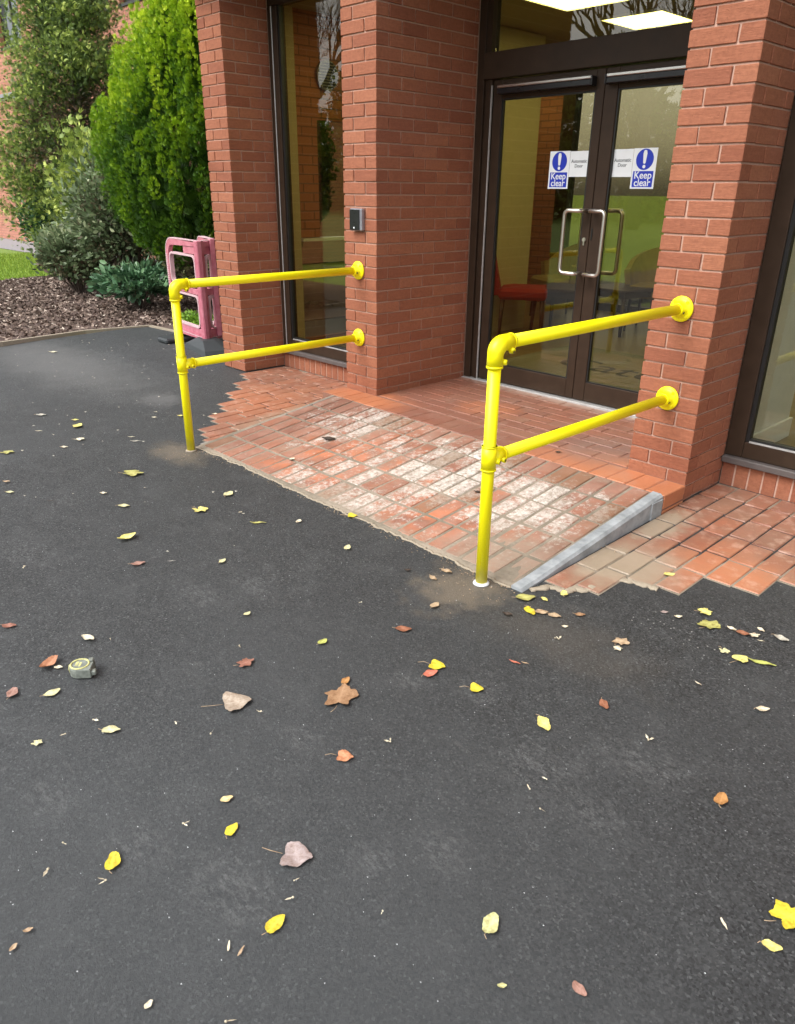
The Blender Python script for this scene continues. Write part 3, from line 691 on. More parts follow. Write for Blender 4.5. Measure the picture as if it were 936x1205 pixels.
# ------------------------------------------------------------------ lettering
def text_mesh(body, size, name='lettering', align='CENTER', ext=0.0004, space=1.0, lspace=1.0, offset=0.0):
    c = bpy.data.curves.new(name, 'FONT'); c.body = body; c.size = size; c.align_x = align; c.align_y = 'CENTER'; c.extrude = ext; c.space_character = space; c.space_line = lspace; c.offset = offset
    o = bpy.data.objects.new(name, c); COL.objects.link(o); bpy.context.view_layer.update()
    me = bpy.data.meshes.new_from_object(o.evaluated_get(bpy.context.evaluated_depsgraph_get())); COL.objects.unlink(o); bpy.data.objects.remove(o); return me
def disc(mb, x, y, z, r, h, n=28): mb.path([(x, y, z), (x, y - h, z)], r, n)
def keep_clear(x0, x1, z0, z1, label):
    t = thing('sign', label, 'sign', ((x0 + x1) / 2, .9735, (z0 + z1) / 2), 0, 'signs stuck on the door glass')
    w_, h_ = x1 - x0, z1 - z0
    mb = MB(); mb.box(-w_ / 2, w_ / 2, -.0012, 0, -h_ / 2, h_ / 2); mb.build('sign_panel', M['white'], t)
    mb = MB(); disc(mb, 0, -.0013, h_ * .225, w_ * .37, .0006); mb.build('blue_disc', M['blue'], t)
    mb = MB(); disc(mb, 0, -.002, h_ * .225 - w_ * .25, w_ * .062, .0006, 16)
    a = h_ * .225; pts = [(-.052, .30), (-.072, .20), (-.045, -.12), (0, -.16), (.045, -.12), (.072, .20), (.052, .30), (0, .325)]
    vs = [mb.bm.verts.new((px * w_ * 1.15, -.0027, a + pz * w_)) for px, pz in pts]; mb.bm.faces.new(vs)
    mb.build('exclamation_mark', M['white'], t)
    mb = MB(); mb.box(-w_ * .43, w_ * .43, -.0019, -.0013, -h_ * .46, -h_ * .06); mb.build('blue_panel', M['blue'], t)
    o = link('lettering', text_mesh('Keep\nclear', .056, lspace=.74, offset=.0006), M['white'], t); o.rotation_euler = (math.pi / 2, 0, 0); o.location = (0, -.0025, -h_ * .262)
def auto_door(x0, x1, z0, z1, label):
    t = thing('sign', label, 'sign', ((x0 + x1) / 2, .9735, (z0 + z1) / 2), 0, 'signs stuck on the door glass')
    w_, h_ = x1 - x0, z1 - z0
    mb = MB(); mb.box(-w_ / 2, w_ / 2, -.0012, 0, -h_ / 2, h_ / 2); mb.build('sign_panel', M['white'], t)
    o = link('lettering', text_mesh('Automatic\nDoor', .0275, lspace=1.0, offset=.0004), M['ink'], t); o.rotation_euler = (math.pi / 2, 0, 0); o.location = (0, -.0018, .002)
keep_clear(.632, .788, 1.322, 1.545, 'blue and white keep clear sign on the left door leaf')
auto_door(.790, .930, 1.393, 1.542, 'white automatic door sign on the left door leaf')
auto_door(1.106, 1.243, 1.391, 1.545, 'white automatic door sign on the right door leaf')
keep_clear(1.245, 1.402, 1.325, 1.547, 'blue and white keep clear sign on the right door leaf')
# door mat with dark lettering
t = thing('door_mat', 'grey door mat with dark lettering inside the glass doors', 'door mat', (.9, 1.9, -.041))
mb = MB(); mb.box(-1.10, 1.0, -.85, .85, 0, .006, .002); mb.build('mat_pile', M['mat'], t)
me = text_mesh('Cate', .50, align='LEFT'); o = link('lettering', me, M['matletter'], t); o.location = (-.74, .12, .0068)

# ------------------------------------------------------------------ card reader on the middle pier
t = thing('door_entry_reader', 'small black and grey door entry reader on the middle brick pier', 'door reader', (-.170, 0, 1.122))
mb = MB(); mb.box(-.060, .060, -.032, -.0015, -.068, .068, .005); mb.build('casing', M['lead'], t)
mb = MB(); mb.box(-.056, .040, -.0385, -.0325, -.064, .062, .002); mb.build('reader_face', M['black'], t)
mb = MB(); mb.box(-.016, -.004, -.0395, -.0388, -.055, -.045); mb.build('indicator', M['white'], t)

# ------------------------------------------------------------------ yellow handrails
PR = .0245
def railing(x, label, zt=.798, zl=.356, white_ring=False):
    y = -1.395; zg = g(y)
    t = thing('handrail', label, 'handrail', (x, y, zg), 0, 'yellow tubular handrails')
    def Z(z): return z - zg
    mb = MB(); mb.path([(0, 0, -.05), (0, 0, Z(zt) - .05)], PR, 24); mb.build('post', M['yellow'], t)
    mb = MB(); mb.path([(0, .05, Z(zt)), (0, -y - .03, Z(zt))], PR, 24); mb.build('top_rail', M['yellow'], t)
    mb = MB(); mb.path([(0, .03, Z(zl)), (0, -y - .03, Z(zl))], PR, 24); mb.build('lower_rail', M['yellow'], t)
    fr = .0298
    pts = [(0, 0, Z(zt) - .085)] ; B = .042
    pts += [(0, B * (1 - math.cos(a)), Z(zt) - B + B * math.sin(a)) for a in [math.pi / 2 * i / 8 for i in range(9)]]
    pts += [(0, .085, Z(zt))]
    mb = MB(); mb.path(pts, fr, 24, True, [fr + .001] + [fr] * 1 + [fr + .003 * math.sin(math.pi * i / 8) for i in range(1, 8)] + [fr] + [fr + .001])
    mb.path([(0, 0, Z(zt) - .088), (0, 0, Z(zt) - .080)], fr + .0018, 24); mb.path([(0, .080, Z(zt)), (0, .088, Z(zt))], fr + .0018, 24)
    for (py, pz, dy, dz) in ((.028, Z(zt) - .066, 1, 0), (.066, Z(zt) - .028, 0, -1)):
        mb.path([(.012, py - dy * .010, pz - dz * .010), (.014, py + dy * .001, pz + dz * .001), (.014, py + dy * .003, pz + dz * .003)], .012, 14, True, [.014, .011, .008])
        mb.path([(.018, py - dy * .006, pz), (.032, py + dy * .000, pz + dz * .000), (.034, py + dy * .001, pz + dz * .001)], .011, 12, True, [.013, .010, .007])
    e = mb.build('elbow_fitting', M['yellow'], t)
    mb = MB()
    for (py, pz) in ((.034, Z(zt) - .066), (.066, Z(zt) - .034)): mb.path([(.033, py, pz), (.0355, py, pz)], .0055, 10)
    mb.build('set_screw', M['screw'], e)
    mb = MB(); mb.path([(0, 0, Z(zl) - .050), (0, 0, Z(zl) + .050)], fr, 24)
    for q in (-.050, .044): mb.path([(0, 0, Z(zl) + q), (0, 0, Z(zl) + q + .006)], fr + .0012, 24)
    mb.path([(0, .01, Z(zl)), (0, .078, Z(zl))], fr - .001, 24); mb.path([(0, .072, Z(zl)), (0, .079, Z(zl))], fr + .0015, 24)
    mb.path([(.018, .018, Z(zl) - .012), (.036, .026, Z(zl) - .014)], .011, 12); mb.path([(.018, .056, Z(zl) - .012), (.036, .058, Z(zl) - .014)], .011, 12)
    e = mb.build('tee_fitting', M['yellow'], t)
    mb = MB(); mb.path([(.034, .0255, Z(zl) - .0137), (.0375, .027, Z(zl) - .0142)], .0055, 10); mb.path([(.034, .0577, Z(zl) - .0137), (.0375, .0585, Z(zl) - .0142)], .0055, 10)
    mb.build('set_screw', M['screw'], e)
    for z in (zt, zl):
        yy = -y
        mb = MB(); mb.path([(0, yy - .003, Z(z)), (0, yy - .008, Z(z)), (0, yy - .0115, Z(z)), (0, yy - .014, Z(z)), (0, yy - .022, Z(z)), (0, yy - .052, Z(z)), (0, yy - .055, Z(z))], .06, 32, True, [.0600, .0605, .0585, .050, .0345, .0315, .029])
        for a in range(4):
            an = math.pi / 4 + a * math.pi / 2; mb.path([(math.cos(an) * .045, yy - .012, Z(z) + math.sin(an) * .045), (math.cos(an) * .045, yy - .020, Z(z) + math.sin(an) * .045)], .0075, 10)
        fl = mb.build('wall_flange', M['yellow'], t)
        mb = MB(); mb.path([(.030, yy - .040, Z(z) - .012), (.0335, yy - .040, Z(z) - .0135)], .006, 10); mb.build('set_screw', M['screw'], fl)
    # foot
    mb = MB()
    if white_ring: mb.path([(0, 0, .0015), (0, 0, .004), (0, 0, .009), (0, 0, .012)], .03, 24, True, [.034, .0345, .031, .0255]); mb.build('foot_ring', M['white'], t)
    else: mb.path([(0, 0, .0), (0, 0, .006), (0, 0, .009)], .03, 24, True, [.036, .031, .0255]); mb.build('foot_ring', M['edge'], t)
    return t
railing(2.181, 'yellow tubular handrail fixed to the pier right of the doors, nearest the camera', .796, .360, True)
railing(-.180, 'yellow tubular handrail fixed to the middle pier, further away', .799, .346, False)

# ------------------------------------------------------------------ pink pedestrian barrier (two hinged panels, open like a book)
def rrect(x0, x1, z0, z1, r, n=5, corners=(1, 1, 1, 1)):
    P_ = []
    for (cx, cz, a0, on) in ((x1 - r, z0 + r, -90, corners[0]), (x1 - r, z1 - r, 0, corners[1]), (x0 + r, z1 - r, 90, corners[2]), (x0 + r, z0 + r, 180, corners[3])):
        if on: P_ += [(cx + r * math.cos(R_(a0 + 90 * i / n)), cz + r * math.sin(R_(a0 + 90 * i / n))) for i in range(n + 1)]
        else: P_.append((x1 if cx > (x0 + x1) / 2 else x0, z0 if a0 in (-90, 180) else z1))
    return P_
def loop_tube(mb, pts, ry, rz):
    """closed moulded rim of rectangular section following an outline in the XZ plane"""
    n = len(pts); rings = []
    for i in range(n):
        a = Vector(pts[i - 1]); b = Vector(pts[(i + 1) % n]); d = (b - a).normalized(); nn = Vector((d.y, -d.x)); p = Vector(pts[i])
        rings.append([mb.bm.verts.new((p.x + nn.x * sx * rz, sy * ry, p.y + nn.y * sx * rz)) for sx, sy in ((-1, -1), (1, -1), (1, 1), (-1, 1))])
    for i in range(n):
        A, B = rings[i], rings[(i + 1) % n]
        for j in range(4): mb.bm.faces.new((A[j], A[(j + 1) % 4], B[(j + 1) % 4], B[j]))
def barrier_panel(par, ang, length, wide):
    Lh = length
    mb = MB()
    # outer frame, post at the hinge, centre post, rails
    loop_tube(mb, rrect(.02, Lh, .0, .86, .13, 6, (1, 1, 0, 0)), .022, .030)
    mb.box(-.035, .055, -.024, .024, -.01, .895, .006)
    (mb.box(Lh * .5 - .03, Lh * .5 + .03, -.017, .017, .03, .83, .004) if wide else None)
    mb.box(.05, Lh - .03, -.018, .018, .40, .455, .004)
    mb.box(.05, Lh * .45, -.015, .015, .77, .845, .004)
    mb.box(.05, Lh - .10, -.016, .016, .02, .075, .004)
    p = mb.build('barrier_panel', M['pink'], par); p.rotation_euler.z = ang
    mb = MB()
    for a, b in (((.075, Lh * .5 - .045), (Lh * .5 + .045, Lh - .045)) if wide else ((.075, Lh - .045),)):
        if b - a < .06: continue
        for z0, z1 in ((.085, .385), (.47, .755)):
            loop_tube(mb, rrect(a, b, z0, z1, min(.06, (b - a) / 2.2), 4), .021, .009)
    mb.build('window_rim', M['pinkpale'], p)
    mb = MB()
    loop_tube(mb, rrect(.0, Lh + .030, -.0, .893, .15, 6, (1, 1, 0, 0)), .024, .005)
    mb.build('edge_rim', M['pinkpale'], p)
    mb = MB()
    for i in range(14): mb.box(Lh - .012, Lh + .034, -.026, .026, .48 + i * .019, .489 + i * .019)
    mb.build('hinge_ribs', M['pinkpale'], p)
    mb = MB()
    for i in range(4): mb.box(-.026 + i * .022, -.016 + i * .022, -.031, -.0245, .0, .16)
    mb.build('foot_ribs', M['pink'], p)
    return p
HB = (-2.782, .272)
bar = thing('pedestrian_barrier', 'pink plastic pedestrian barrier on black feet, left of the far brick pier', 'barrier', (HB[0], HB[1], g(0)))
for ang, ln, wd_ in ((math.pi - .12, .74, False), (math.pi / 2 + .28, .90, True)):
    p = barrier_panel(bar, ang, ln, wd_); p.location.z = .115
p = barrier_panel(bar, math.pi - .30, .52, False); p.location = (-.02, .16, .13)
mb = MB()
pts = [(-.30, -.08), (.30, -.20), (.36, .02), (.26, .16), (-.22, .26), (-.34, .12)]
lo = [mb.bm.verts.new((x, y, 0)) for x, y in pts]; mi = [mb.bm.verts.new((x * .9, y * .9, .045)) for x, y in pts]; hi = [mb.bm.verts.new((x * .35, y * .5, .115)) for x, y in pts]
for A, B in ((lo, mi), (mi, hi)):
    for i in range(6): mb.bm.faces.new((A[i], A[(i + 1) % 6], B[(i + 1) % 6], B[i]))
mb.bm.faces.new(hi); mb.bm.faces.new(lo[::-1]); mb.build('rubber_foot', M['rubber'], bar)
for fx, fy in ((-.62, .10), (-.24, .72)):
    mb = MB(); mb.box(fx - .10, fx + .10, fy - .26, fy + .26, 0, .05, .015); mb.box(fx - .06, fx + .06, fy - .08, fy + .08, .052, .125, .012); mb.build('rubber_foot', M['rubber'], bar)

# ------------------------------------------------------------------ tape measure
M['tapegrey'] = simple('worn_dark_green_plastic', (.20, .22, .19), .55, var=.35, scale=60)
M['tapeyel'] = simple('worn_yellow_rubber', (.58, .57, .24), .6, var=.3, scale=90)
t = thing('tape_measure', 'small worn grey and yellow tape measure lying on the asphalt at the left', 'tape measure', (1.690, -2.868, g(-3) + .003), R_(52))
def dprofile(s, n=10):
    P_ = [(.036 * s, -.033 * s), (.038 * s, -.028 * s), (.038 * s, .024 * s), (.030 * s, .032 * s)]
    P_ += [(-.004 * s + .034 * s * math.cos(R_(a)), .034 * s * math.sin(R_(a))) for a in np.linspace(90, 250, n)]
    P_ += [(-.010 * s, -.034 * s)]; return P_
mb = MB(); z = 0
lay = [(0, .93), (.004, 1.0), (.031, 1.0), (.036, .94)]; prev = None
for zz_, s in lay:
    ring = [mb.bm.verts.new((x, y, zz_)) for x, y in dprofile(s)]
    if prev:
        for i in range(len(ring)): mb.bm.faces.new((prev[i], prev[(i + 1) % len(ring)], ring[(i + 1) % len(ring)], ring[i]))
    else: mb.bm.faces.new(ring[::-1])
    prev = ring
mb.bm.faces.new(prev); mb.build('case', M['tapegrey'], t)
mb = MB()
rg = [(-.004 + .029 * math.cos(R_(a)), .029 * math.sin(R_(a)), .0368) for a in range(0, 361, 15)]
mb.path(rg, .0032, 6, False); mb.path([(-.038, 0, .004), (-.040, 0, .018), (-.036, 0, .034)], .004, 6); mb.build('yellow_ring', M['tapeyel'], t)
mb = MB(); mb.path([(-.004, 0, .0362), (-.004, 0, .0372)], .022, 24); mb.build('label_disc', M['tapegrey'], t)
mb = MB(); mb.box(-.018, -.009, -.010, .014, .0374, .0380); mb.box(-.006, .001, -.014, .010, .0374, .0380); mb.build('label_print', M['tapeyel'], t)
mb = MB(); mb.box(.036, .052, -.030, -.012, .008, .026, .003); mb.build('hook_tab', M['tapegrey'], t)
mb = MB(); mb.box(.020, .036, .012, .030, .0362, .043, .003); mb.build('lock_button', M['tapegrey'], t)

# ------------------------------------------------------------------ fallen leaves, each one where it lies
LEAVES=[
(1.059,-2.358,-0.184,0.059,1.23,'oval','pinkbrown','pinkish brown fallen leaf right of a pale grey one on the open asphalt'),
(1.134,-2.240,-0.184,0.035,1.02,'strip','grey','narrow grey leaf scrap on the asphalt left of the middle'),
(1.284,-2.077,-0.184,0.043,2.09,'oval','pale','small round pale yellow leaf on open asphalt left of the near post'),
(1.213,-2.943,-0.184,0.051,0.82,'oval','red','reddish brown leaf at the left edge of the asphalt'),
(1.496,-2.766,-0.184,0.057,0.33,'curl','cream','curled cream leaf just above the tape measure'),
(1.737,-2.249,-0.184,0.033,1.78,'oval','pale','small pale leaf scrap in the middle of the asphalt'),
(1.567,-2.932,-0.184,0.085,2.10,'curl','redbrown','curled red and brown leaf just left of the tape measure'),
(1.604,-2.915,-0.184,0.028,0.83,'oval','cream','small cream leaf scrap between the curled red leaf and the tape measure'),
(2.012,-2.438,-0.184,0.060,1.46,'maple','red','crumpled dull red leaf above the big folded leaf'),
(1.646,-3.078,-0.184,0.056,2.51,'oval','pinkbrown','pinkish brown leaf near the left edge below the tape measure'),
(1.733,-2.985,-0.184,0.054,1.63,'oval','pale','long pale yellow leaf directly below the tape measure'),
(2.178,-2.578,-0.184,0.109,1.17,'heart','greybrown','big folded grey brown heart leaf, largest on the middle asphalt'),
(2.037,-2.928,-0.184,0.053,0.93,'oval','pale','oval pale yellow leaf below and right of the tape measure'),
(1.945,-3.111,-0.184,0.031,0.79,'maple','pale','small ragged pale leaf low on the left'),
(1.547,-1.586,-0.184,0.051,2.37,'oval','pale','small pale leaf close to the ramp front edge'),
(2.018,-1.513,-0.184,0.041,-0.11,'oval','tan','tan leaf left of the near yellow post, lower of two'),
(2.014,-1.425,-0.184,0.049,0.26,'oval','tan','tan leaf nearest the left side of the near yellow post'),
(2.180,-1.673,-0.184,0.050,1.93,'oval','tan','thin tan leaf below the two tan leaves by the near post'),
(1.895,-1.543,-0.184,0.033,0.82,'curl','dark','dark curled leaf scrap left of the near post'),
(2.223,-1.886,-0.184,0.060,0.82,'oval','brownred','flat red brown leaf in the middle below the near post'),
(2.087,-2.160,-0.184,0.044,1.85,'oval','green','small green yellow leaf on the middle asphalt'),
(2.325,-2.252,-0.184,0.044,1.96,'oval','orange','small orange brown leaf touching a larger brown one'),
(2.381,-2.321,-0.184,0.119,2.22,'maple','brown','ragged brown leaf under a small orange brown one'),
(2.471,-1.965,-0.184,0.067,0.51,'heart','yellow','bright yellow heart leaf overlapping a red one'),
(2.487,-2.015,-0.184,0.057,1.37,'oval','pinkred','red leaf partly under the bright yellow heart leaf'),
(2.649,-1.966,-0.184,0.055,0.66,'heart','yellow','bright yellow leaf with a notch right of the red and yellow pair'),
(2.419,-1.520,-0.184,0.042,0.49,'curl','dark','dark curled leaf below the near post foot'),
(2.604,-2.490,-0.184,0.057,0.69,'heart','orangered','orange and red leaf with a long pale stem'),
(2.640,-1.754,-0.184,0.044,0.23,'strip','pinkred','reddish leaf strip below the near post'),
(2.667,-1.732,-0.184,0.028,0.36,'strip','tan','tan leaf scrap at the right end of the reddish strip'),
(2.387,-1.362,-0.183,0.081,0.98,'oval','olive','olive yellow leaf at the foot of the concrete kerb'),
(2.447,-1.319,-0.182,0.034,-0.17,'oval','yellowpale','small yellow leaf second from the kerb foot'),
(2.474,-1.225,-0.180,0.048,2.09,'oval','yellowpale','small upright yellow leaf at the tip of the mortar edge'),
(2.463,-1.434,-0.184,0.060,-0.51,'oval','yellow','bright yellow leaf just below the kerb foot'),
(2.498,-1.406,-0.184,0.051,0.82,'oval','tan','tan leaf right of the bright yellow leaf under the kerb'),
(2.547,-1.391,-0.184,0.050,0.46,'oval','tan','round tan leaf, rightmost of the cluster under the kerb'),
(2.612,-1.316,-0.182,0.040,0.79,'oval','brown','brown leaf pressed flat right of the cluster under the kerb'),
(2.621,-1.429,-0.184,0.026,0.82,'oval','cream','small cream leaf below the cluster under the kerb'),
(2.829,-1.069,-0.176,0.030,0.82,'oval','mauve','small mauve leaf below the paving teeth'),
(2.883,-1.066,-0.176,0.033,0.79,'curl','cream','small white curled scrap right of the mauve leaf'),
(2.938,-0.957,-0.173,0.059,0.79,'maple','yellowpale','pale yellow lobed maple leaf under the right paving'),
(2.992,-1.033,-0.175,0.083,1.47,'maple','olive','olive lobed maple leaf under the pale yellow maple leaf'),
(2.822,-1.369,-0.183,0.061,1.49,'maple','tan','tan ragged leaf above a cream one on the right asphalt'),
(2.837,-1.416,-0.184,0.035,0.83,'maple','cream','cream ragged leaf below a tan one on the right asphalt'),
(3.062,-1.002,-0.174,0.036,0.06,'curl','cream','curled cream leaf at the left end of the right hand litter row'),
(3.105,-0.999,-0.174,0.048,0.41,'oval','brownred','red brown leaf in the right hand litter row'),
(3.139,-0.982,-0.174,0.037,0.86,'maple','cream','ragged cream leaf in the right hand litter row'),
(3.141,-0.930,-0.172,0.031,-0.31,'oval','cream','small cream leaf above the right hand litter row'),
(3.172,-1.003,-0.174,0.025,0.44,'strip','cream','thin cream strip below the right hand litter row'),
(3.217,-0.934,-0.172,0.052,0.06,'oval','greyish','pale grey leaf near the right edge of the asphalt'),
(3.109,-1.160,-0.178,0.039,-0.44,'maple','pale','small ragged pale yellow leaf left of the green strip leaf'),
(3.171,-1.163,-0.178,0.061,1.42,'heart','yellowpale','pale yellow leaf touching the long green strip leaf'),
(3.231,-1.138,-0.177,0.092,0.38,'strip','green','long green yellow strip leaf on the right asphalt'),
(3.133,-1.404,-0.184,0.026,-0.17,'strip','cream','thin white leaf sliver on the right asphalt'),
(2.981,-1.734,-0.184,0.046,-0.63,'oval','brownred','orange brown oval leaf in the right centre of the asphalt'),
(3.337,-1.384,-0.184,0.043,0.83,'oval','cream','folded cream leaf near the right edge'),
(2.908,-1.953,-0.184,0.065,-0.51,'oval','yellowpale','pale yellow pointed leaf right of the middle'),
(2.693,-0.777,-0.168,0.052,1.11,'oval','yellowpale','small yellow leaf lying on the right hand paving tooth'),
(2.516,-2.827,-0.184,0.035,1.34,'oval','tanyellow','tan yellow leaf above a yellow one left of centre'),
(2.616,-2.875,-0.184,0.046,2.06,'oval','yellow','yellow leaf below a tan one left of centre'),
(2.504,-3.138,-0.184,0.058,2.54,'oval','yellow','bright yellow oval leaf with stem low on the left'),
(2.557,-3.355,-0.184,0.021,1.25,'curl','tan','tan curled scrap low on the left'),
(2.578,-3.393,-0.184,0.022,2.08,'curl','tan','tan curled scrap at the lower left edge'),
(2.889,-3.056,-0.184,0.027,2.48,'strip','cream','cream sliver, left of the two near the bottom'),
(2.917,-3.043,-0.184,0.028,2.03,'strip','tan','tan sliver, right of the two near the bottom'),
(2.890,-3.241,-0.184,0.021,1.93,'oval','cream','small cream leaf at the bottom left'),
(2.796,-2.804,-0.184,0.090,0.67,'heart','mauve','big flat grey mauve leaf with a long stem'),
(2.913,-2.952,-0.184,0.055,1.84,'oval','yellow','bright yellow leaf with curled tip near the bottom'),
(3.241,-2.603,-0.184,0.060,1.89,'oval','palegreen','pale green yellow leaf near the bottom middle'),
(3.349,-2.698,-0.184,0.021,0.85,'curl','palegreen','small curled pale green leaf at the bottom'),
(3.422,-1.858,-0.184,0.055,1.82,'oval','orange','round orange brown leaf on the right asphalt'),
(3.689,-2.101,-0.184,0.086,1.14,'maple','yellow','large yellow lobed leaf cut by the right edge'),
(3.693,-2.201,-0.184,0.042,0.51,'oval','yellowpale','cream yellow leaf beside the large yellow one at the right edge'),
(3.597,-2.224,-0.184,0.030,-0.66,'strip','cream','cream winged seed left of the large yellow leaf'),
(3.462,-2.588,-0.184,0.036,-0.22,'oval','pinkbrown','reddish tan leaf at the bottom right'),
(-0.024,-1.858,-0.184,0.116,0.86,'maple','olive','broad olive yellow leaf left of the far post'),
(-0.888,-2.247,-0.184,0.076,0.86,'maple','olive','olive leaf at the left edge of the asphalt'),
(0.780,-2.274,-0.184,0.097,1.69,'curl','yellowpale','curled cream yellow leaf with stem, left of the middle'),
(-0.850,-1.816,-0.184,0.067,0.85,'maple','cream','ragged white leaf up the asphalt on the left'),
(-1.312,-1.652,-0.184,0.049,0.85,'oval','yellowpale','small yellow leaf beyond the ragged white leaf'),
(-1.158,-1.698,-0.184,0.098,2.60,'oval','yellowpale','second small yellow leaf beyond the ragged white leaf'),
(-1.600,-1.778,-0.184,0.070,0.84,'oval','greyish','pale grey leaf far up on the left'),
(-1.213,-1.939,-0.184,0.051,0.83,'strip','cream','thin cream leaf far up on the left'),
(0.399,-2.109,-0.184,0.058,0.84,'oval','pale','oval pale yellow leaf between the olive leaf and the curled cream one'),
(0.158,-2.109,-0.184,0.037,0.84,'oval','cream','tiny cream leaf left of the oval pale yellow leaf'),
(0.710,-1.851,-0.184,0.079,0.17,'maple','yellowpale','small pale yellow lobed leaf below the far post'),
(0.614,-1.626,-0.184,0.077,2.15,'oval','pale','pale yellow leaf right of and below the far post foot'),
(1.041,-1.727,-0.184,0.081,0.84,'strip','olive','narrow olive leaf between the far post and the ramp edge'),
(1.158,-1.568,-0.184,0.041,2.27,'oval','cream','tiny white leaf near the ramp front edge'),
(-0.185,-2.469,-0.184,0.043,0.84,'oval','pale','small pale leaf at the left edge'),
(-0.357,-2.429,-0.184,0.042,0.84,'curl','tan','small tan scrap at the left edge'),
(-0.577,-1.566,-0.184,0.071,0.83,'strip','greyish','grey green leaf level with the far post foot'),
(-0.680,-1.544,-0.184,0.049,0.83,'strip','cream','thin cream sliver above the grey green leaf'),
(-0.758,-1.951,-0.184,0.045,0.85,'oval','cream','small cream leaf left of the grey green leaf'),
(-0.993,-1.220,-0.179,0.037,0.77,'oval','cream','small white leaf left of the far post'),
(-0.897,-1.067,-0.176,0.044,0.79,'oval','yellowpale','small yellow leaf beside the far post shaft'),
(-0.756,-0.869,-0.171,0.044,0.79,'oval','cream','small white leaf on the dark asphalt patch right of the far post'),
(-3.749,-0.861,-0.171,0.080,0.79,'oval','cream','pale leaf far off near the bark bed edge'),
(0.080,-2.356,-0.184,0.039,0.81,'strip','dark','dark leaf sliver on the left asphalt'),
(0.467,-1.096,-0.147,0.047,1.80,'oval','cream','cream leaf lying on the left half of the ramp'),
(0.413,-0.776,-0.107,0.094,0.61,'curl','dark','dark brown curled leaf on the ramp bricks'),
(1.290,-1.335,-0.182,0.062,0.81,'heart','yellow','yellow leaf touching the ramp front edge'),
(1.613,-0.766,-0.111,0.040,0.65,'curl','dark','dark leaf scrap on the ramp beside the near post'),
(1.615,-0.072,-0.050,0.039,0.86,'curl','dark','dark scrap on the porch under the near lower rail'),
]
SEEDS=[(2.135,-2.771,-0.184),(2.260,-2.723,-0.184),(2.272,-2.552,-0.184),(2.515,-2.957,-0.184),(2.367,-3.204,-0.184),(2.424,-3.259,-0.184),(2.549,-3.173,-0.184),(2.888,-2.882,-0.184),(3.052,-2.757,-0.184),(2.651,-2.354,-0.184),(3.059,-2.144,-0.184),(3.109,-2.246,-0.184),(1.957,-2.950,-0.184),(1.965,-3.034,-0.184),(0.776,-2.737,-0.184),(1.908,-2.394,-0.184),(1.971,-1.870,-0.184),(2.644,-1.526,-0.184),(2.661,-1.524,-0.184),(3.050,-2.210,-0.184),(2.266,-2.558,-0.184),(3.167,-1.790,-0.184),(2.850,-2.855,-0.184),(3.025,-3.150,-0.184),(0.880,-1.714,-0.184),(1.555,-2.710,-0.184),(-4.037,-0.325,-0.157),(-3.989,-0.463,-0.161),(-3.895,-0.432,-0.160),(-4.084,-0.432,-0.160),(-3.612,0.100,-0.149),(-3.614,-0.162,-0.153),(-1.050,-1.901,-0.184),(-1.097,-1.146,-0.178),(-0.583,-1.068,-0.176)]

LC = {'pinkbrown': (.34, .20, .16), 'grey': (.30, .30, .28), 'pale': (.62, .62, .36), 'red': (.30, .14, .10), 'cream': (.70, .66, .50), 'redbrown': (.42, .20, .11), 'greybrown': (.40, .34, .27),
      'tan': (.45, .34, .22), 'dark': (.055, .04, .03), 'brownred': (.30, .13, .075), 'green': (.42, .46, .12), 'orange': (.42, .22, .08), 'brown': (.33, .20, .11), 'yellow': (.66, .57, .05),
      'pinkred': (.55, .18, .12), 'orangered': (.55, .26, .14), 'olive': (.40, .40, .13), 'yellowpale': (.72, .68, .22), 'mauve': (.36, .30, .29), 'greyish': (.48, .48, .42), 'tanyellow': (.66, .54, .28), 'palegreen': (.55, .58, .28)}
def leafmat(key):
    nm = 'leaf_' + key
    if nm in M: return M[nm]
    c = LC[key]; k = NT(nm); o = k.objc()
    nz = k.noise(o, 55, 6, .75); n2 = k.noise(o, 220, 4, .7)
    col = k.mix(k.ramp(nz, [(.38, 0), (.68, 1)]), tuple(min(1, x * 1.12) for x in c), (c[0] * .60, c[1] * .50, c[2] * .42))
    col = k.mix(k.math('MULTIPLY', k.ramp(nz, [(.62, 0), (.7, 1)]), .6), col, (c[0] * .35 + .04, c[1] * .25 + .02, c[2] * .3))
    at = k.n('ShaderNodeAttribute', attribute_name='vein')
    col = k.mix(k.math('MULTIPLY', at.outputs['Fac'], .45), col, tuple(min(1, x * 1.35 + .03) for x in c))
    M[nm] = k.bsdf(col, .55, k.bump(n2, .3, .001), spec=.35); return M[nm]
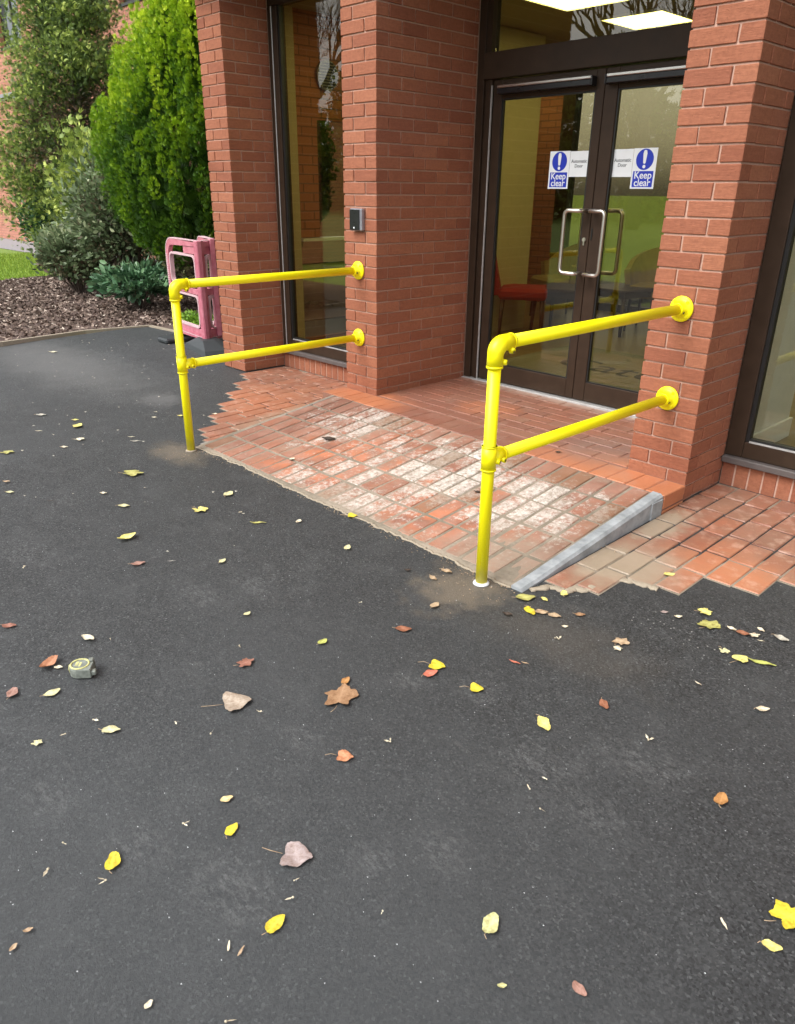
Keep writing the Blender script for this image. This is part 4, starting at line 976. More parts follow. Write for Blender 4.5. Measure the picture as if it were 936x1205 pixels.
def outline(kind, rr):
    n = 44; P_ = []; rr0 = rr.random(); ph_ = rr.uniform(-1, 1)
    for i in range(n):
        a = 2 * math.pi * i / n; ca, sa = math.cos(a), math.sin(a)
        if kind == 'oval': r = .5; x = .5 * ca; y = .29 * sa * (1 - .22 * ca) * (1 + .10 * sa * ph_) + .03 * math.sin(ca * 3 + ph_ * 5)
        elif kind == 'heart':
            x = .46 * ca - .04; wdt = .40 * (1 - .45 * ca); y = wdt * sa
            if ca < -.55: x += .16 * (1 - abs(sa)) * (-ca - .55) / .45
        elif kind == 'maple':
            lob = abs(math.cos(2.5 * a)); ph = rr0 * .3
            r = (.36 + .15 * lob ** 1.5 + .03 * math.sin(a * 13 + ph * 9) + .05 * math.sin(a * 2 + ph * 20)) * (1 if abs(a - math.pi) > .4 else .72); x = r * ca; y = r * sa * .86
        elif kind == 'strip': x = .5 * ca; y = .10 * sa * (1 - .3 * ca)
        else: x = .48 * ca; y = .24 * sa
        j = rr.uniform(-.018, .018) + .02 * math.sin(a * 5 + ph_ * 4)
        P_.append((x * (1 + j * 1.5), y * (1 + j * 3)))
    return P_
def leaf_mesh(kind, L, rr):
    P_ = outline(kind, rr); bm = bmesh.new(); lay = bm.verts.layers.float.new('vein')
    curl = {'curl': .45, 'oval': .12, 'heart': .10, 'maple': .18, 'strip': .10}[kind] * rr.uniform(.8, 1.5)
    fold = rr.uniform(.02, .12) + (.25 if kind == 'curl' else 0); tw = rr.uniform(-.15, .15)
    def h(x, y): return max(0, curl * x * x + fold * abs(y) + tw * x * y + .03 * math.sin(x * 9 + y * 7)) + .012
    rings = []
    for s in (0, .33, .68, 1.0):
        if s == 0: v0 = bm.verts.new((0, 0, h(0, 0))); v0[lay] = 1; continue
        ring = []
        for (x, y) in P_:
            v = bm.verts.new((x * s, y * s, h(x * s, y * s))); v[lay] = max(0, 1 - abs(y * s) * 22); ring.append(v)
        rings.append(ring)
    n = len(P_)
    for i in range(n): bm.faces.new((v0, rings[0][i], rings[0][(i + 1) % n]))
    for A, B in zip(rings[:-1], rings[1:]):
        for i in range(n): bm.faces.new((A[i], B[i], B[(i + 1) % n], A[(i + 1) % n]))
    # underside
    ret = bmesh.ops.duplicate(bm, geom=bm.faces[:] ); dup_f = [e for e in ret['geom'] if isinstance(e, bmesh.types.BMFace)]; dv = [e for e in ret['geom'] if isinstance(e, bmesh.types.BMVert)]
    for v in dv: v.co.z -= .010
    bmesh.ops.reverse_faces(bm, faces=dup_f)
    for f in bm.faces: f.smooth = True
    for v in bm.verts: v.co *= L
    me = bpy.data.meshes.new('fallen_leaf'); bm.to_mesh(me); bm.free(); return me
STEM = {'heart', 'oval', 'maple'}
for i, (x, y, z, L, a, kind, ck, lab) in enumerate(LEAVES):
    rr = random.Random(100 + i)
    me = leaf_mesh(kind, max(L, .016), rr); o = bpy.data.objects.new('fallen_leaf', me); COL.objects.link(o); me.materials.append(leafmat(ck))
    o.location = (x, y, z); o.rotation_euler.z = a
    tag(o, lab, 'leaf', 'fallen leaves on the ground')
    if (L > .038 and kind in STEM):
        sl_ = L * (.55 if kind == 'heart' else .25); mb = MB(); bx = -.46 * L
        mb.path([(bx + .05 * L, 0, .012 * L + .001), (bx - sl_ * .5, .03 * L, .004), (bx - sl_, .10 * L * rr.choice((-1, 1)), .0035)], .0009, 5)
        mb.build('leaf_stem', leafmat('tan'), o)
def seed_mesh(v):
    mb = MB(); rr = random.Random(v)
    mb.path([(0, 0, .003), (.004, .001, .004)], .0025, 6)
    for s in ((-1, 1), (1,), (-1,), (-1, 1), (1,), (1,))[v % 6]:
        a = mb.bm.verts.new((.002, 0, .004)); q_ = rr.uniform(.3, 1.6); b = mb.bm.verts.new((.014, s * .004 * q_, .004 + rr.random() * .004)); c = mb.bm.verts.new((.019 * rr.uniform(.8, 1.2), s * .011 * q_, .005)); d = mb.bm.verts.new((.008, s * .007 * q_, .003))
        mb.bm.faces.new((a, b, c, d))
    me = mb.mesh('winged_seed'); me.materials.append(leafmat('cream')); return me
sm = [seed_mesh(i) for i in range(12)]
for i, (x, y, z) in enumerate(SEEDS):
    o = link('winged_seed', sm[i % 12], None, None, (x, y, z)); o.rotation_euler.z = random.uniform(0, 6.3); o.scale = [random.uniform(.7, 1.15)] * 3
    tag(o, 'tiny cream winged seed or leaf scrap lying on the dark asphalt', 'seed', 'tiny pale seeds scattered on the asphalt')
# grit, crumbs and far leaf litter: too small and many to count
def shard_cloud(name, pts, smin, smax, key, seed, flat=.4):
    r = np.random.default_rng(seed); n = len(pts); s = r.uniform(smin, smax, n)[:, None]
    an = r.uniform(0, 6.28, n); v = np.zeros((n, 4, 3))
    for j, (ax, rad) in enumerate(((0, 1), (2.1, .8), (4.1, .9))):
        v[:, j, 0] = np.cos(an + ax) * rad; v[:, j, 1] = np.sin(an + ax) * rad * r.uniform(.5, 1, n)
    v[:, 3, 2] = flat * r.uniform(.5, 1.3, n); v = v * s[:, :, None] + np.asarray(pts)[:, None, :]
    f = np.array([[0, 1, 3], [1, 2, 3], [2, 0, 3]]); F = (np.arange(n)[:, None, None] * 4 + f[None]).reshape(-1, 3)
    me = bpy.data.meshes.new(name); me.from_pydata(v.reshape(-1, 3).tolist(), [], F.tolist())
    return link(name, me, M[key] if key in M else leafmat(key))
def ok_ground(x, y):
    if y > RY0 - .02 and -.35 < x < 2.36: return False
    if y > -1.25 and x > 2.3: return False
    if y > -1.25 and x > -1.8 - 0 and y > -(x + 1.7) * .9: return False
    return True
pts = []
while len(pts) < 1700:
    x = random.uniform(-4.2, 4.6); y = random.uniform(-3.7, .4)
    if ok_ground(x, y): pts.append((x, y, g(y) + .001))
tag(shard_cloud('asphalt_grit', pts, .0008, .0030, 'white', 5), 'pale grit and crumbs scattered over the asphalt', 'grit', kind='stuff')
pts = []
while len(pts) < 90:
    x = random.uniform(-4.3, 1.2); y = random.uniform(-2.6, .4)
    if ok_ground(x, y): pts.append((x, y, g(y) + .002))
tag(shard_cloud('leaf_litter', pts, .006, .016, 'greyish', 6, .25), 'small pale leaf scraps strewn over the far asphalt', 'leaf litter', kind='stuff')
pts = []
for i in range(120):
    u = random.random(); pts.append((random.gauss(2.40, .025) if u < .5 else random.uniform(2.36, 3.3), (random.uniform(-.9, .2) if u < .5 else random.uniform(.32, .40)), 0))
pts = [(x, y, g(y) + .010) for x, y, _ in pts]
for i in range(260):
    x = random.uniform(-.2, 2.3); pts.append((x, wavy(RY0 - .03, x) - abs(random.gauss(0, .02)), g(-1.34) + .002))
for i in range(160):
    a = random.uniform(0, 6.28); q = .04 + abs(random.gauss(0, .09)); px = random.choice((2.181, -.18)); pts.append((px + math.cos(a) * q, -1.395 + math.sin(a) * q - .03, g(-1.4) + .002))
pts = [p for p in pts if not (RY0 - .02 < p[1] < -.9 and -.2 < p[0] < 2.36)]
tag(shard_cloud('crumb_litter', pts, .0015, .006, 'tan', 8, .4), 'crumbs of mortar and leaf along the kerb and wall foot', 'litter', kind='stuff')

# ------------------------------------------------------------------ foliage builder
def frames(axis, r):
    axis = axis / np.linalg.norm(axis, axis=1, keepdims=True); q = r.normal(size=axis.shape); s = np.cross(axis, q); s /= np.linalg.norm(s, axis=1, keepdims=True) + 1e-9
    return axis, s, np.cross(axis, s)
def cloud(name, pos, axis, size, tint, tv, tf, mat, par, r, kind='stuff'):
    """many small leaf faces: template vertices tv (side, along, out), faces tf"""
    ax, sd_, nn = frames(axis, r); tv = np.array(tv, float); n = len(pos)
    v = pos[:, None, :] + size[:, None, None] * (tv[None, :, 0, None] * sd_[:, None, :] + tv[None, :, 1, None] * ax[:, None, :] + tv[None, :, 2, None] * nn[:, None, :])
    v = v.reshape(-1, 3); m_ = len(tv); tf = np.array(tf); F = (np.arange(n)[:, None, None] * m_ + tf[None]).reshape(-1, tf.shape[1])
    me = bpy.data.meshes.new(name); me.vertices.add(len(v)); me.vertices.foreach_set('co', v.astype(np.float32).ravel())
    nl = F.size; k_ = F.shape[1]; me.loops.add(nl); me.loops.foreach_set('vertex_index', F.astype(np.int32).ravel())
    me.polygons.add(len(F)); me.polygons.foreach_set('loop_start', np.arange(0, nl, k_, dtype=np.int32)); me.polygons.foreach_set('loop_total', np.full(len(F), k_, dtype=np.int32))
    me.update(calc_edges=True)
    at = me.attributes.new('tint', 'FLOAT', 'POINT'); at.data.foreach_set('value', np.repeat(np.clip(tint, 0, 1), m_).astype(np.float32))
    o = link(name, me, mat, par); 
    if kind: o['kind'] = kind
    return o
def fan(nf, spread, w_, curl=.15):
    tv, tf = [], []
    for i in range(nf):
        a = (i - (nf - 1) / 2) * spread; L = 1 - .25 * abs(i - (nf - 1) / 2) / (nf / 2)
        ca, sa = math.cos(a), math.sin(a); b = len(tv)
        for (p, q, h) in ((0, 0, 0), (w_, L * .55, curl * .3), (0, L, curl), (-w_, L * .55, -curl * .1)): tv.append((p * ca + q * sa, -p * sa + q * ca, h + (.03 * (i % 2))))
        tf.append((b, b + 1, b + 2, b + 3))
    return tv, tf
FAN = fan(7, .30, .055); FAN4 = fan(4, .45, .11, .2); FEATH = fan(6, .36, .055, .25); OVAL = ([(0, 0, 0), (.22, .3, .04), (.20, .7, .02), (0, 1, -.06), (-.20, .7, .02), (-.22, .3, .04)], [(0, 1, 2, 3), (0, 3, 4, 5)])
def trunk(par, pts, r0, r1, mat, name='trunk'):
    mb = MB(); n = len(pts); mb.path(pts, r0, 8, True, [r0 + (r1 - r0) * i / (n - 1) for i in range(n)]); return mb.build(name, mat, par)

# bright thuja: tight upright plumes over an egg-shaped body
TH = thing('thuja_tree', 'bright green conical thuja tree beside the far left brick pier', 'tree', (-5.45, 2.2, -.15))
r = np.random.default_rng(11)
def Rth(z):
    zs = [0.5, .75, 1.1, 1.6, 2.1, 2.6, 3.1, 3.5, 3.9, 4.3]; rs = [.82, 1.12, 1.36, 1.46, 1.38, 1.12, .76, .48, .22, .04]
    return np.interp(z, zs, rs)
pos, axs, sz, tn = [], [], [], []
for i in range(1500):
    z = r.uniform(.5, 4.2); az = r.uniform(0, 2 * math.pi); R0 = Rth(z) * r.uniform(.88, 1.0)
    if r.random() > .35 + .65 * R0 / 1.5: continue
    out = np.array([math.cos(az), math.sin(az), 0]); c = out * R0 + np.array([0, 0, z]); ht = r.uniform(.20, .40); wd = r.uniform(.045, .08); br = r.normal(0, .12)
    n = 50; tt = r.random(n); ph = r.uniform(0, 6.28, n); pr_ = wd * np.sin(np.pi * np.clip(tt * .85 + .12, 0, 1)) * r.uniform(.6, 1.1, n)
    side = np.cross(out, [0, 0, 1.]); P_ = c + np.outer(tt * ht, np.array([0, 0, 1.]) + out * .12) + np.outer(np.cos(ph) * pr_, side) + np.outer(np.sin(ph) * pr_, out)
    A_ = np.outer(np.ones(n), [0, 0, .95]) + np.outer(np.cos(ph) * .38, side) + np.outer(np.sin(ph) * .3 + .40, out) + r.normal(0, .14, (n, 3))
    pos.append(P_); axs.append(A_); sz.append(r.uniform(.035, .062, n))
    new = np.clip((z - 1.4) / 2.4, 0, 1); tn.append(.27 + .46 * new + br + .32 * tt * (.4 + .6 * new) + r.normal(0, .06, n))  # new is only height: sky light on the crown top is put into the tint
# inner fill so the sky does not show through
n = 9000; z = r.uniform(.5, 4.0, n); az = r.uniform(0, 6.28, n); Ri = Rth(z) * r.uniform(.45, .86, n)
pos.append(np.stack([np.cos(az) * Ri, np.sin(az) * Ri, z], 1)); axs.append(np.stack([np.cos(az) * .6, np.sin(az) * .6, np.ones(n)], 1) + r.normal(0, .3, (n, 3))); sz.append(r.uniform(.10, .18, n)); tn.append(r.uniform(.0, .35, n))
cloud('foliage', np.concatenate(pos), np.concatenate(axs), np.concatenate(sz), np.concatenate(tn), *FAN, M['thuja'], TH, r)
trunk(TH, [(0, 0, -.1), (.03, .02, .6), (0, 0, 1.6), (0, 0, 3.8)], .09, .02, M['barkm'])

# dull conifer: separate limbs with drooping sprays and gaps
CO = thing('conifer_tree', 'dull green open conifer with brown patches at the left edge', 'tree', (-11.3, 2.95, -.15))
r = np.random.default_rng(21); pos, axs, sz, tn = [], [], [], []
mb = MB()
for i in range(150):
    z = .35 + 5.9 * (i / 150) ** .95; az = i * 2.39996 + r.normal(0, .3); L = (1.80 - .24 * z) * r.uniform(.65, 1.1); L = max(L, .28)
    up = r.uniform(.05, .45) + .05 * z; out = np.array([math.cos(az), math.sin(az), up]); out /= np.linalg.norm(out); b0 = np.array([0, 0, z])
    tip = b0 + out * L; mb.path([tuple(b0), tuple(b0 + out * L * .5 + [0, 0, -.03]), tuple(tip)], .018, 5, False, [.022, .014, .005])
    dead = r.random() < .16; n = int(330 * L + 40); tt = r.uniform(.25, 1.0, n) ** .7
    sp = (.06 + .19 * (1 - np.abs(tt - .65))) ; P_ = b0 + np.outer(tt * L, out) + r.normal(0, 1, (n, 3)) * sp[:, None] * [1, 1, .55]
    A_ = np.outer(np.ones(n), out) + r.normal(0, .55, (n, 3)) + [0, 0, .15]
    pos.append(P_); axs.append(A_); sz.append(r.uniform(.045, .095, n)); tn.append((.05 + r.normal(0, .06, n)) if dead else (.30 + .46 * tt * tt + r.normal(0, .16, n)))
mb.build('limbs', M['barkm'], CO)
cloud('foliage', np.concatenate(pos), np.concatenate(axs), np.concatenate(sz), np.concatenate(tn), *FEATH, M['conifer'], CO, r)
trunk(CO, [(0, 0, -.1), (.05, 0, 1.5), (0, .05, 3.5), (0, 0, 6.2)], .13, .02, M['barkm'])

def shrub(name, label, cat, loc, rx, ry, h, nleaf, lsz, mat, seed, tmpl=OVAL, lift=.1, stems=26, clump=60, fill=True, flop=.5, tb=.45):
    t = thing(name, label, cat, (loc[0], loc[1], -.15)); r = np.random.default_rng(seed); mb = MB(); pos, axs, sz, tn = [], [], [], []
    for i in range(stems):
        a = r.uniform(0, 6.28); q = r.uniform(.2, .8); tp = (math.cos(a) * rx * q, math.sin(a) * ry * q, h * r.uniform(.5, .9)); mb.path([(tp[0] * .15, tp[1] * .15, 0), (tp[0] * .6, tp[1] * .6, tp[2] * .5), tp], .012, 5, False, [.014, .010, .005])
    mb.build('stems', M['barkm'], t)
    for c in range(clump):
        a = r.uniform(0, 6.28); e = math.asin(r.uniform(-.35, 1)); q = r.uniform(.62, 1.0)
        d = np.array([math.cos(a) * math.cos(e) * rx, math.sin(a) * math.cos(e) * ry, math.sin(e) * h * .5]) * q; ct = d + [0, 0, h * .5 + lift]; n = nleaf // clump; br = r.normal(0, .13)
        P_ = ct + r.normal(0, 1, (n, 3)) * [rx * .16, ry * .16, h * .10]; dn = d / (np.linalg.norm(d) + 1e-6)
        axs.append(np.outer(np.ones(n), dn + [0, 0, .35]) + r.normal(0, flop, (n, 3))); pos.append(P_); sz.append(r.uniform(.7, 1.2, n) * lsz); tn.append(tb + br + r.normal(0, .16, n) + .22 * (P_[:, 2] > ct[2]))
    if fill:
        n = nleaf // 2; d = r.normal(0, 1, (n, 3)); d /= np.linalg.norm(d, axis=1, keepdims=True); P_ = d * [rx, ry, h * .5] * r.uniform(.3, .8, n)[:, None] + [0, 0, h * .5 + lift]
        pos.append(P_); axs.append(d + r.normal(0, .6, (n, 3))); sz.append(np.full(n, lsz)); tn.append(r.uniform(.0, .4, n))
    P_ = np.concatenate(pos); kp = P_[:, 2] > .04
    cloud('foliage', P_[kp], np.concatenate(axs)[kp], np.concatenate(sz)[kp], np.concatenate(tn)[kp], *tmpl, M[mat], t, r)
    return t
shrub('leafy_shrub', 'grey green leafy shrub between the conifer and the thuja', 'shrub', (-7.15, 1.65), .72, .75, 1.75, 5200, .085, 'greyshrub', 31, clump=90)
shrub('leafy_shrub', 'yellow green loose shrub behind the grey green one, under the conifer', 'shrub', (-8.9, 2.25), .75, .8, 2.0, 4200, .10, 'conifer', 35, FAN4, clump=70, tb=.6)
shrub('dark_shrub', 'dark glossy low bush at the foot of the conifer by the grass', 'shrub', (-11.6, 2.7), 1.35, .8, 1.5, 6000, .10, 'laurel', 32, clump=50, tb=.25)
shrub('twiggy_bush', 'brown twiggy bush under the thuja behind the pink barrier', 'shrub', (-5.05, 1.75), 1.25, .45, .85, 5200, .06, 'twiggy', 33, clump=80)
shrub('low_shrub', 'low grey green shrub spilling over the bark left of the laurel', 'shrub', (-7.9, 1.15), .75, .45, .75, 2600, .085, 'greyshrub', 36, clump=46, tb=.35)
lau = shrub('laurel_bush', 'low dark green laurel bush at the edge of the bark bed', 'shrub', (-5.75, 1.05), .62, .42, .42, 900, .10, 'laurel', 34, clump=40, stems=16)
# the laurel's front leaves are large enough to tell apart: one object each
mb = MB(); mb.bm.free(); bm = bmesh.new()
for (x, y, z) in [(0, 0, 0), (.017, .03, .004), (.022, .06, .002), (.013, .095, -.006), (0, .12, -.014), (-.013, .095, -.006), (-.022, .06, .002), (-.017, .03, .004), (0, .06, -.006)]: bm.verts.new((x, y, z))
bm.verts.ensure_lookup_table(); vv = bm.verts
for a in range(8): bm.faces.new((vv[a], vv[(a + 1) % 8], vv[8]))
lm = bpy.data.meshes.new('leaf'); bm.to_mesh(lm); bm.free()
at = lm.attributes.new('tint', 'FLOAT', 'POINT'); at.data.foreach_set('value', [.6, .7, .75, .7, .8, .55, .6, .6, .95]); lm.materials.append(M['laurel'])
for i in range(26):
    a = random.uniform(-2.6, .9); e = random.uniform(.05, 1.1); cx, cy, cz = math.cos(a) * .56 * math.cos(e), math.sin(a) * .40 * math.cos(e), .12 + .36 * math.sin(e)
    for j in range(6):
        o = link('leaf', lm, None, lau, (cx + random.uniform(-.02, .02), cy + random.uniform(-.02, .02), cz))
        o.rotation_euler = (random.uniform(.0, .55), random.uniform(-.25, .25), j * 1.05 + random.uniform(-.3, .3)); o.scale = [random.uniform(.75, 1.1)] * 3
for i, (x, y) in enumerate([(-4.05, .92), (-3.75, .86), (-4.3, .98), (-3.5, .95)]):
    shrub('low_weed', ['bright green weed at the bark edge, second from the left', 'bright green weed at the bark edge, nearest the barrier', 'bright green weed at the bark edge, leftmost', 'bright green weed at the bark edge, mostly hidden behind the barrier'][i], 'weed', (x, y), .20, .15, .10, 360, .05, 'weed', 50 + i, clump=12, stems=6, lift=.0)

# bark chips and grass blades
r = np.random.default_rng(41)
def in_bed(x, y): return (x > -10.2) & (x < -4.56 + .05 * (y > .4)) & (y > -2.2)
n = 26000; x = r.uniform(-10.4, -4.3, n); y = r.uniform(-2.6, 3.2, n); w_ = np.abs(x + 4.4)
keep = (x < np.interp(y, [-6, -1.1, -.2, .5, .62], [-4.5, -4.5, -4.64, -4.5, -3.6])) & (x > np.interp(y, [-2, .7, 1.5, 2.2, 4], [-9.4, -10.2, -10.6, -10.3, -10.2]))
x, y = x[keep], y[keep]; n = len(x); P_ = np.stack([x, y, np.full(n, -.143) + r.uniform(0, .012, n)], 1); A_ = np.stack([r.normal(0, 1, n), r.normal(0, 1, n), r.normal(0, .3, n)], 1)
ch = cloud('bark_chips', P_, A_, r.uniform(.02, .055, n), r.beta(1.6, 2.0, n), [(-.25, -.5, 0), (.25, -.4, .08), (.2, .5, 0), (-.28, .45, .1)], [(0, 1, 2, 3)], M['chips'], None, r)
tag(ch, 'brown bark chips covering the planting bed', 'bark chips')
n = 30000; x = r.uniform(-16, -9.9, n); y = r.uniform(-.5, 3.3, n); keep = x < np.interp(y, [-2, .7, 1.5, 2.2, 4], [-9.4, -10.2, -10.6, -10.3, -10.2]); x, y = x[keep], y[keep]; n = len(x)
P_ = np.stack([x, y, np.full(n, -.165)], 1); A_ = np.stack([r.normal(0, .35, n), r.normal(0, .35, n), np.ones(n)], 1)
gr = cloud('grass', P_, A_, r.uniform(.035, .07, n), r.random(n), [(-.14, 0, 0), (.14, 0, 0), (.02, 1, .15)], [(0, 1, 2)], M['grassb'], None, r); tag(gr, 'short bright green grass beyond the bark bed', 'grass')

# ------------------------------------------------------------------ far wing of the building behind the conifers
FY_ = 4.8
far = thing('far_brick_wing', 'sunlit red brick wing with windows behind the conifers', 'building', (-16, FY_, -.155))
FI = Matrix.Translation(-Vector(far.location))
def fp(mb, n, mt, par=None):
    o = mb.build(n, mt); o.parent = par or far; o.matrix_parent_inverse = FI if par is None else Matrix.Identity(4); return o
wins = [(-19.7, -18.2, 4.55, 6.3), (-17.1, -15.6, 4.55, 6.3), (-14.95, -13.35, 4.62, 6.3), (-12.87, -11.3, 4.62, 6.3), (-22.6, -21.0, 4.55, 6.3), (-18.6, -17.1, .9, 2.5), (-15.2, -13.7, .9, 2.5)]
mb = MB(); xs_ = sorted({-28.0, -10.2} | {a for w in wins for a in w[:2]})
for a, b in zip(xs_[:-1], xs_[1:]):
    mx = (a + b) / 2; hs_ = sorted([(w[2], w[3]) for w in wins if w[0] < mx < w[1]]); z = -.2
    for z0, z1 in hs_: mb.box(a, b, FY_, FY_ + .3, z, z0); z = z1
    mb.box(a, b, FY_, FY_ + .3, z, 8.0)
fp(mb, 'wall', M['farbrick'])
mb = MB(); mb.box(-28, -10.25, FY_ + .31, 12, -.2, 7.9); fp(mb, 'rear_mass', M['farbrick'])
mb = MB(); mb.box(-28, -19.2, FY_ - .03, FY_ - .002, 3.42, 3.56); fp(mb, 'grey_band', M['lead'])
for w in wins:
    mb = MB(); a, b, z0, z1 = w
    for (p, q, s, u) in ((a, a + .06, z0, z1), (b - .06, b, z0, z1), (a + .06, b - .06, z0, z0 + .06), (a + .06, b - .06, z1 - .06, z1), ((a + b) / 2 - .03, (a + b) / 2 + .03, z0 + .061, z1 - .061)): mb.box(p + .001, q - .001, FY_ + .10, FY_ + .16, s + .001, u - .001)
    fr_ = fp(mb, 'window_frame', M['frame'])
    mb = MB(); mb.box(a + .06, b - .06, FY_ + .125, FY_ + .132, z0 + .06, z1 - .06); o = mb.build('pane', M['darkglass'], fr_)
    mb = MB(); mb.box(a - .02, b + .02, FY_ - .03, FY_ + .10, z0 - .05, z0 - .001); fp(mb, 'sill', M['gasket'])
    x = a; mb = MB()
    while x < b - .03: mb.box(x, x + .066, FY_ - .006, FY_ + .004, z0 - .275, z0 - .06); x += .075
    fp(mb, 'soldier_course', M['farbrick'])

# ------------------------------------------------------------------ lobby furniture seen through the glass
def chair_legs(t, w_, d_, h, mat, r_=.018):
    for sx in (-1, 1):
        for sy in (-1, 1):
            mb = MB(); mb.path([(sx * w_, sy * d_, 0), (sx * w_ * .92, sy * d_ * .92, h)], r_, 8, True, [r_ * .7, r_]); mb.build('leg', mat, t)
def tub_chair(loc, rz, mat, label):
    t = thing('lobby_chair', label, 'chair', (loc[0], loc[1], -.042), rz)
    mb = MB(); mb.box(-.27, .27, -.27, .27, .34, .46, .03); mb.build('seat', mat, t)
    mb = MB(); n = 14; ra = []
    for i in range(n + 1):
        a = math.pi * (-.08 + 1.16 * i / n); ca, sa = math.cos(a), math.sin(a); top = .60 + .22 * max(0, sa) ** .7
        ra.append([mb.bm.verts.new(p) for p in ((ca * .27, sa * .26, .38), (ca * .33, sa * .32, .38), (ca * .37, sa * .37, top), (ca * .31, sa * .31, top + .01))])
    for A, B in zip(ra[:-1], ra[1:]):
        for j in range(4): mb.bm.faces.new((A[j], A[(j + 1) % 4], B[(j + 1) % 4], B[j]))
    mb.bm.faces.new(ra[0]); mb.bm.faces.new(ra[-1][::-1]); mb.build('backrest', mat, t)
    chair_legs(t, .24, .24, .36, M['darkwood']); return t
tub_chair((-1.30, 4.05), R_(-25), M['olive'], 'olive brown tub chair seen through the left door leaf')
tub_chair((-.15, 4.15), R_(15), M['olive'], 'olive brown tub chair seen through the right door leaf')
t = thing('lobby_chair', 'red upholstered chair with dark legs seen at the left of the door glass', 'chair', (-.93, 2.86, -.042), R_(-55))
mb = MB(); mb.box(-.24, .24, -.24, .24, .36, .47, .03); mb.build('seat', M['redfab'], t)
mb = MB(); pr_ = [(-.24, .17), (-.27, .50), (-.24, .82)]
for (y0, z0), (y1, z1) in zip(((-.22, .40), (-.30, .80)), ((-.30, .80), (-.31, .82))):
    vs = [mb.bm.verts.new(p) for p in ((-.22, y0, z0), (.22, y0, z0), (.22, y1, z1), (-.22, y1, z1), (-.22, y0 - .06, z0), (.22, y0 - .06, z0), (.22, y1 - .05, z1), (-.22, y1 - .05, z1))]
    for q in ((0, 1, 2, 3), (7, 6, 5, 4), (0, 4, 5, 1), (1, 5, 6, 2), (2, 6, 7, 3), (3, 7, 4, 0)): mb.bm.faces.new([vs[i] for i in q])
mb.build('backrest', M['redfab'], t); chair_legs(t, .21, .21, .37, M['darkwood'], .022)
def table(loc, rz, label):
    t = thing('low_table', label, 'table', (loc[0], loc[1], -.042), rz)
    mb = MB(); mb.box(-.28, .28, -.28, .28, .42, .455, .006); mb.build('table_top', M['darkwood'], t)
    mb = MB(); mb.box(-.25, .25, -.25, .25, .37, .418); mb.build('apron', M['darkwood'], t); chair_legs(t, .25, .25, .37, M['darkwood'], .024)
table((-.72, 3.30), R_(12), 'low dark wooden table right of the red chair'); table((-.35, 3.75), R_(-8), 'low dark wooden table in front of the right hand tub chair')

# ------------------------------------------------------------------ white van seen through the left window, parked beyond the lawn
vp = (-18.2, 15.0); t = thing('parked_van', 'white van seen small through the left window beyond the grass', 'van', (vp[0], vp[1], -.2), R_(40))
prof = [(-2.3, .35), (-2.3, 1.1), (-2.15, 2.0), (1.0, 2.05), (1.7, 1.25), (2.4, 1.0), (2.45, .35)]
mb = MB(); A = [mb.bm.verts.new((x, -.9, z)) for x, z in prof]; B = [mb.bm.verts.new((x, .9, z)) for x, z in prof]; mb.bm.faces.new(A); mb.bm.faces.new(B[::-1])
for i in range(len(prof)): mb.bm.faces.new((A[i], A[(i + 1) % 7], B[(i + 1) % 7], B[i]))
bmesh.ops.bevel(mb.bm, geom=mb.bm.edges[:], offset=.05, segments=2, affect='EDGES'); mb.build('body', M['carwhite'], t)
mb = MB()
for s in (-1, 1):
    for x0, x1 in ((-2.0, -1.1), (-1.0, -.1), (.0, .95)):
        mb.box(x0, x1, s * .902 - .006, s * .902 + .006, 1.25, 1.80)
mb.build('side_window', M['darkglass'], t)
mb = MB(); mb.box(-2.31, -2.22, -.7, .7, 1.2, 1.75); mb.build('rear_window', M['darkglass'], t)
for x in (-1.5, 1.6):
    for s in (-1, 1):
        mb = MB(); mb.path([(x, s * .72, .34), (x, s * .93, .34)], .34, 20); o = mb.build('wheel', M['rubber'], t); mb = MB(); mb.path([(x, s * .931, .34), (x, s * .94, .34)], .2, 16); mb.build('rim', M['alu'], o)

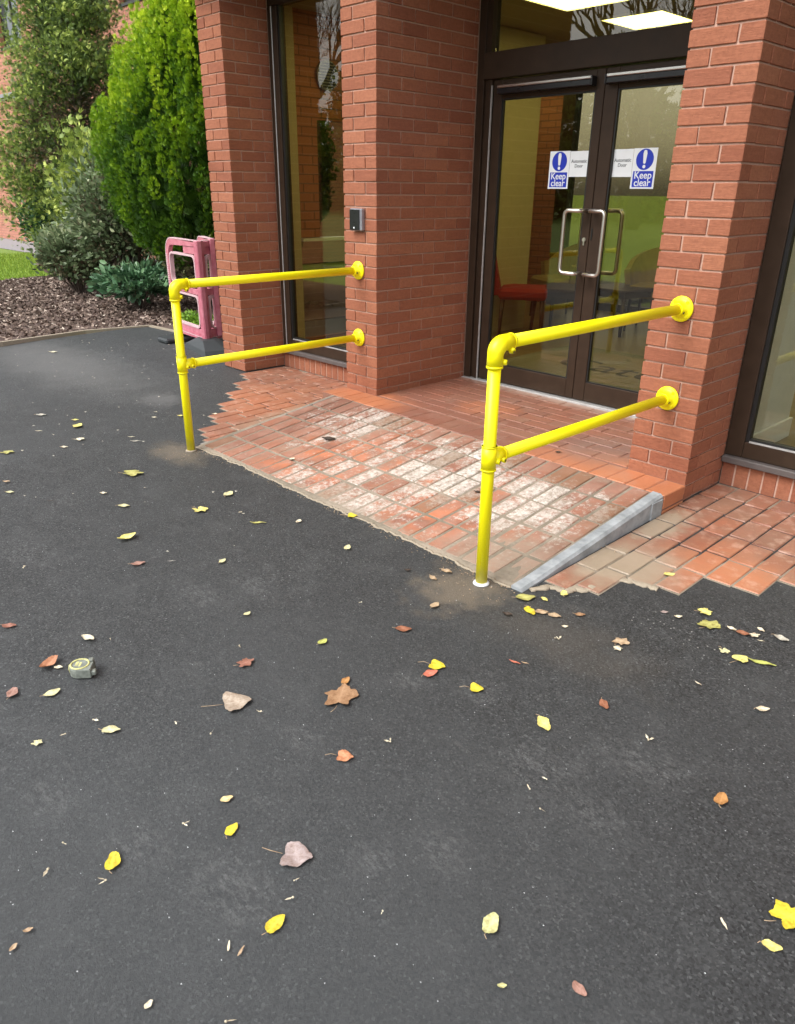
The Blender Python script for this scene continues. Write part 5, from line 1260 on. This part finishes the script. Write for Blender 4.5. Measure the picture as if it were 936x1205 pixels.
# ------------------------------------------------------------------ bare trees and a hedge across the road, mirrored in the door glass
def bare_tree(loc, h, seed, label):
    t = thing('bare_tree', label, 'tree', (loc[0], loc[1], -.22)); rr = random.Random(seed); mb = MB()
    mb.path([(0, 0, -.1), (.1, 0, h * .2), (0, .1, h * .42)], .2, 8, True, [h * .028, h * .022, h * .016]); mb.build('trunk', M['barkgrey'], t)
    mb = MB()
    def grow(p, d, L, rad, lev):
        q = p + d * L * .5 + Vector((rr.uniform(-.08, .08), rr.uniform(-.08, .08), 0)) * L; e = p + d * L
        mb.path([p, q, e], rad, 4 if lev > 1 else 5, False, [rad, rad * .8, rad * .6])
        if lev >= 5: return
        for i in range(3 if lev else 5):
            nd = (d + Vector((rr.uniform(-1, 1), rr.uniform(-1, 1), rr.uniform(-.2, .7))) * .75).normalized(); grow(p.lerp(e, rr.uniform(.55, 1)), nd, L * rr.uniform(.6, .8), rad * .55, lev + 1)
    for i in range(4): grow(Vector((0, .05, h * (.3 + .04 * i))), Vector((rr.uniform(-.7, .7), rr.uniform(-.7, .7), 1)).normalized(), h * .22, h * .012, 0)
    mb.build('branches', M['barkgrey'], t)
for i, (x, y, h) in enumerate([(-9, -24, 12), (-15, -27, 13), (-3, -28, 12), (-22, -24, 12), (4, -26, 11), (-30, -22, 12)]):
    bare_tree((x, y), h, 60 + i, ['tall bare tree across the lawn, middle of the ones mirrored in the glass', 'tallest bare tree across the lawn, left of the middle one', 'bare tree across the lawn, right of the middle one', 'bare tree across the lawn, second from the left end', 'shortest bare tree, at the right end of the row', 'bare tree at the left end of the row across the lawn'][i])
hz = thing('far_hedge', 'brown green hedge across the lawn, mirrored in the door glass', 'hedge', (-12, -36, -.22)); r = np.random.default_rng(77)
n = 30000; x = r.uniform(-50, 30, n); top = 7.2 + 1.4 * np.sin(x * .35) + 1.0 * np.sin(x * 1.1 + 1) + .6 * np.sin(x * 2.9); P_ = np.stack([x, r.uniform(-2.5, 0, n), np.abs(r.uniform(0, 1, n)) * top], 1)
cloud('foliage', P_, r.normal(0, 1, (n, 3)) + [0, .5, .4], r.uniform(.35, .7, n), r.uniform(0, .75, n), *FAN4, M['conifer'], hz, r)
